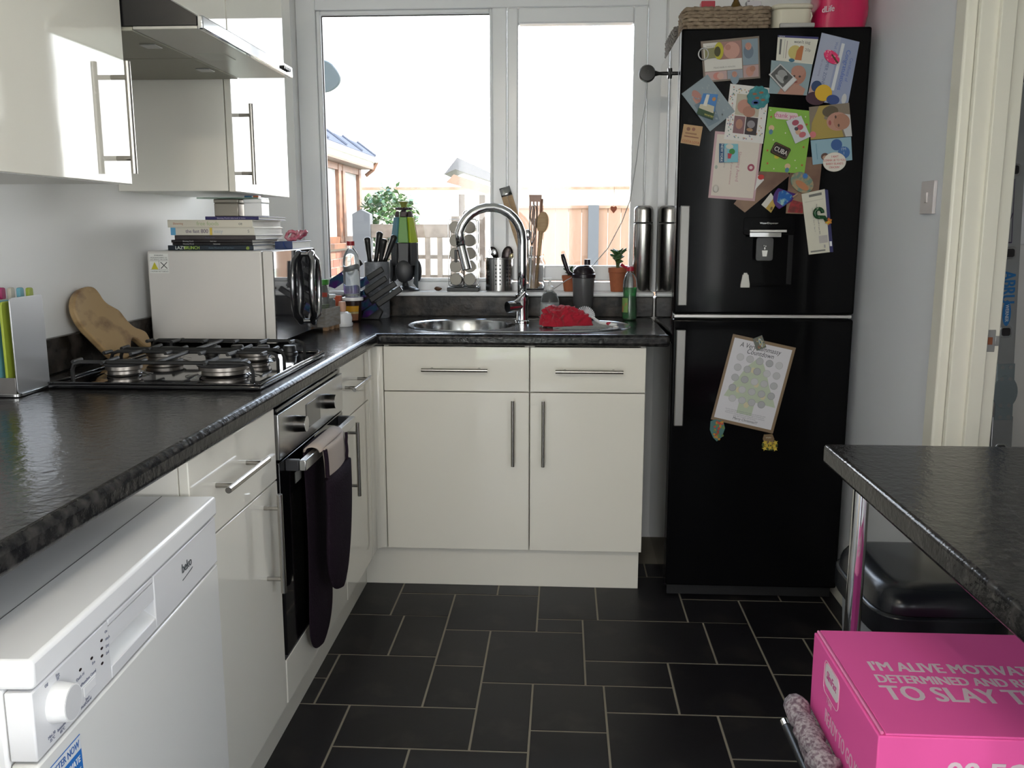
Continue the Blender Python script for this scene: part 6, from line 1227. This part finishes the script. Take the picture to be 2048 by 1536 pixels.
k = MB().prism([(.0, 1.80), (.14, 1.97), (.70, 1.72), (.70, 1.66), (.12, 1.85)], (0, 6.6, 0), (1, 0, 0), (0, 0, 1), .75); obj('roof', k, mat('shelter_roof', (.12, .11, .105), .8), shd)
pn = thing('panel_fence', 'orange-brown vertical board fence with dark posts across the garden', 'fence', (1.6, 5.2, -.25))
for i in range(14):
    x = .66 + i*.125; o = obj('fence_board', MB().box(x, x + .121, 5.20 + (.006 if i % 2 else 0), 5.216 + (.006 if i % 2 else 0), -.2, 1.44), FO, pn)
obj('fence_rail', MB().box(.60, 2.45, 5.225, 5.26, 1.40, 1.44).box(.60, 2.45, 5.225, 5.26, .2, .26), FW, pn); obj('capping', MB().box(.60, 2.45, 5.185, 5.265, 1.4405, 1.468), FO, pn)
obj('fence_post', MB().box(1.47, 1.57, 5.14, 5.199, -.25, 1.47), mat('grey_post', (0, 0, 0)), pn); obj('fence_post', MB().box(.56, .655, 5.14, 5.199, -.25, 1.47), FO, pn)
bf = thing('far_fence', 'pale far boundary fence behind the bush', 'fence', (-1.5, 11, -.25)); obj('fence_panel', MB().box(-5, 2.4, 11, 11.05, -.25, 1.86), mat('pale_fence', (.55, .46, .36), .8), bf); obj('fence_cap', MB().box(-5, 2.4, 10.97, 11.08, 1.86, 1.90), FO, bf)
ds = thing('reflection_shape', 'grey-green rounded shape outside the window, standing in for a lamp reflection', 'reflection shape', (.02, .9, 2.0))
k = MB().prism(smoothp([(-.085, .080), (.035, .076), (.085, .020), (.100, -.015), (.080, -.055), (.02, -.085), (-.085, -.070)], 2), (.058, .93, 1.985), (1, 0, 0), (0, 0, 1), .02); obj('dish', k, mat('reflection_grey', (.045, .058, .062), .4), ds, bevel=.006)  # solid stand-in for a lamp's reflection in the window
obj('bracket', MB().tube([(.04, .935, 1.985), (-.10, .93, 1.985), (-.30, .60, 1.98), (-.30, .14, 1.98)], .014, 8), SILVER, ds, smooth=.8); obj('lens', MB().ball((.025, .908, 1.992), (.018, .006, .008), 12, 8), SILVER, ds, smooth=3.0)  # arm and lens added to the reflection shape
# the house's own outer wall, carrying the bracket and closing off the sides of the window wall
obj('wall_outer', MB().box(-6, -.121, .0, .14, -.25, 5), mat('render_paint', (.60, .58, .54), .8), kind='structure')

# ================================================================== CEILING LIGHT (behind the picture's upper edge; its warm bulbs glint in the chrome)
cl = thing('ceiling_light', 'four-bulb chrome ceiling light above the kitchen floor', 'ceiling light', (.95, -4.2, 2.399))
obj('rose', MB().lathe([(.06, 2.385), (.065, 2.399)], (.95, -4.2, 0), 24), CHROME, cl, smooth=.6)
BULB = mat('warm_bulb', (1, .9, .75), .4, emit=(1.0, .80, .55, 8))
for i in range(4):
    a = PI/4 + i*PI/2; p = Vector((.95 + .13*math.cos(a), -4.2 + .13*math.sin(a), 2.335))
    obj('arm', MB().tube([(.95, -4.2, 2.385), (.95 + .08*math.cos(a), -4.2 + .08*math.sin(a), 2.375), tuple(p + Vector((0, 0, .03)))], .006, 8), CHROME, cl, smooth=.8)
    obj('bulb', MB().ball(p - Vector((0, 0, .004)), .024, 16, 10), BULB, cl, smooth=3.0)
    l = bpy.data.lights.new('bulb_light', 'POINT'); l.energy = 6.5; l.color = (1.0, .90, .76); l.shadow_soft_size = .03
    lo2 = bpy.data.objects.new('bulb_light', l); COL.objects.link(lo2); lo2.parent = cl; lo2.location = p - Vector((0, 0, .06)) - wloc(cl)
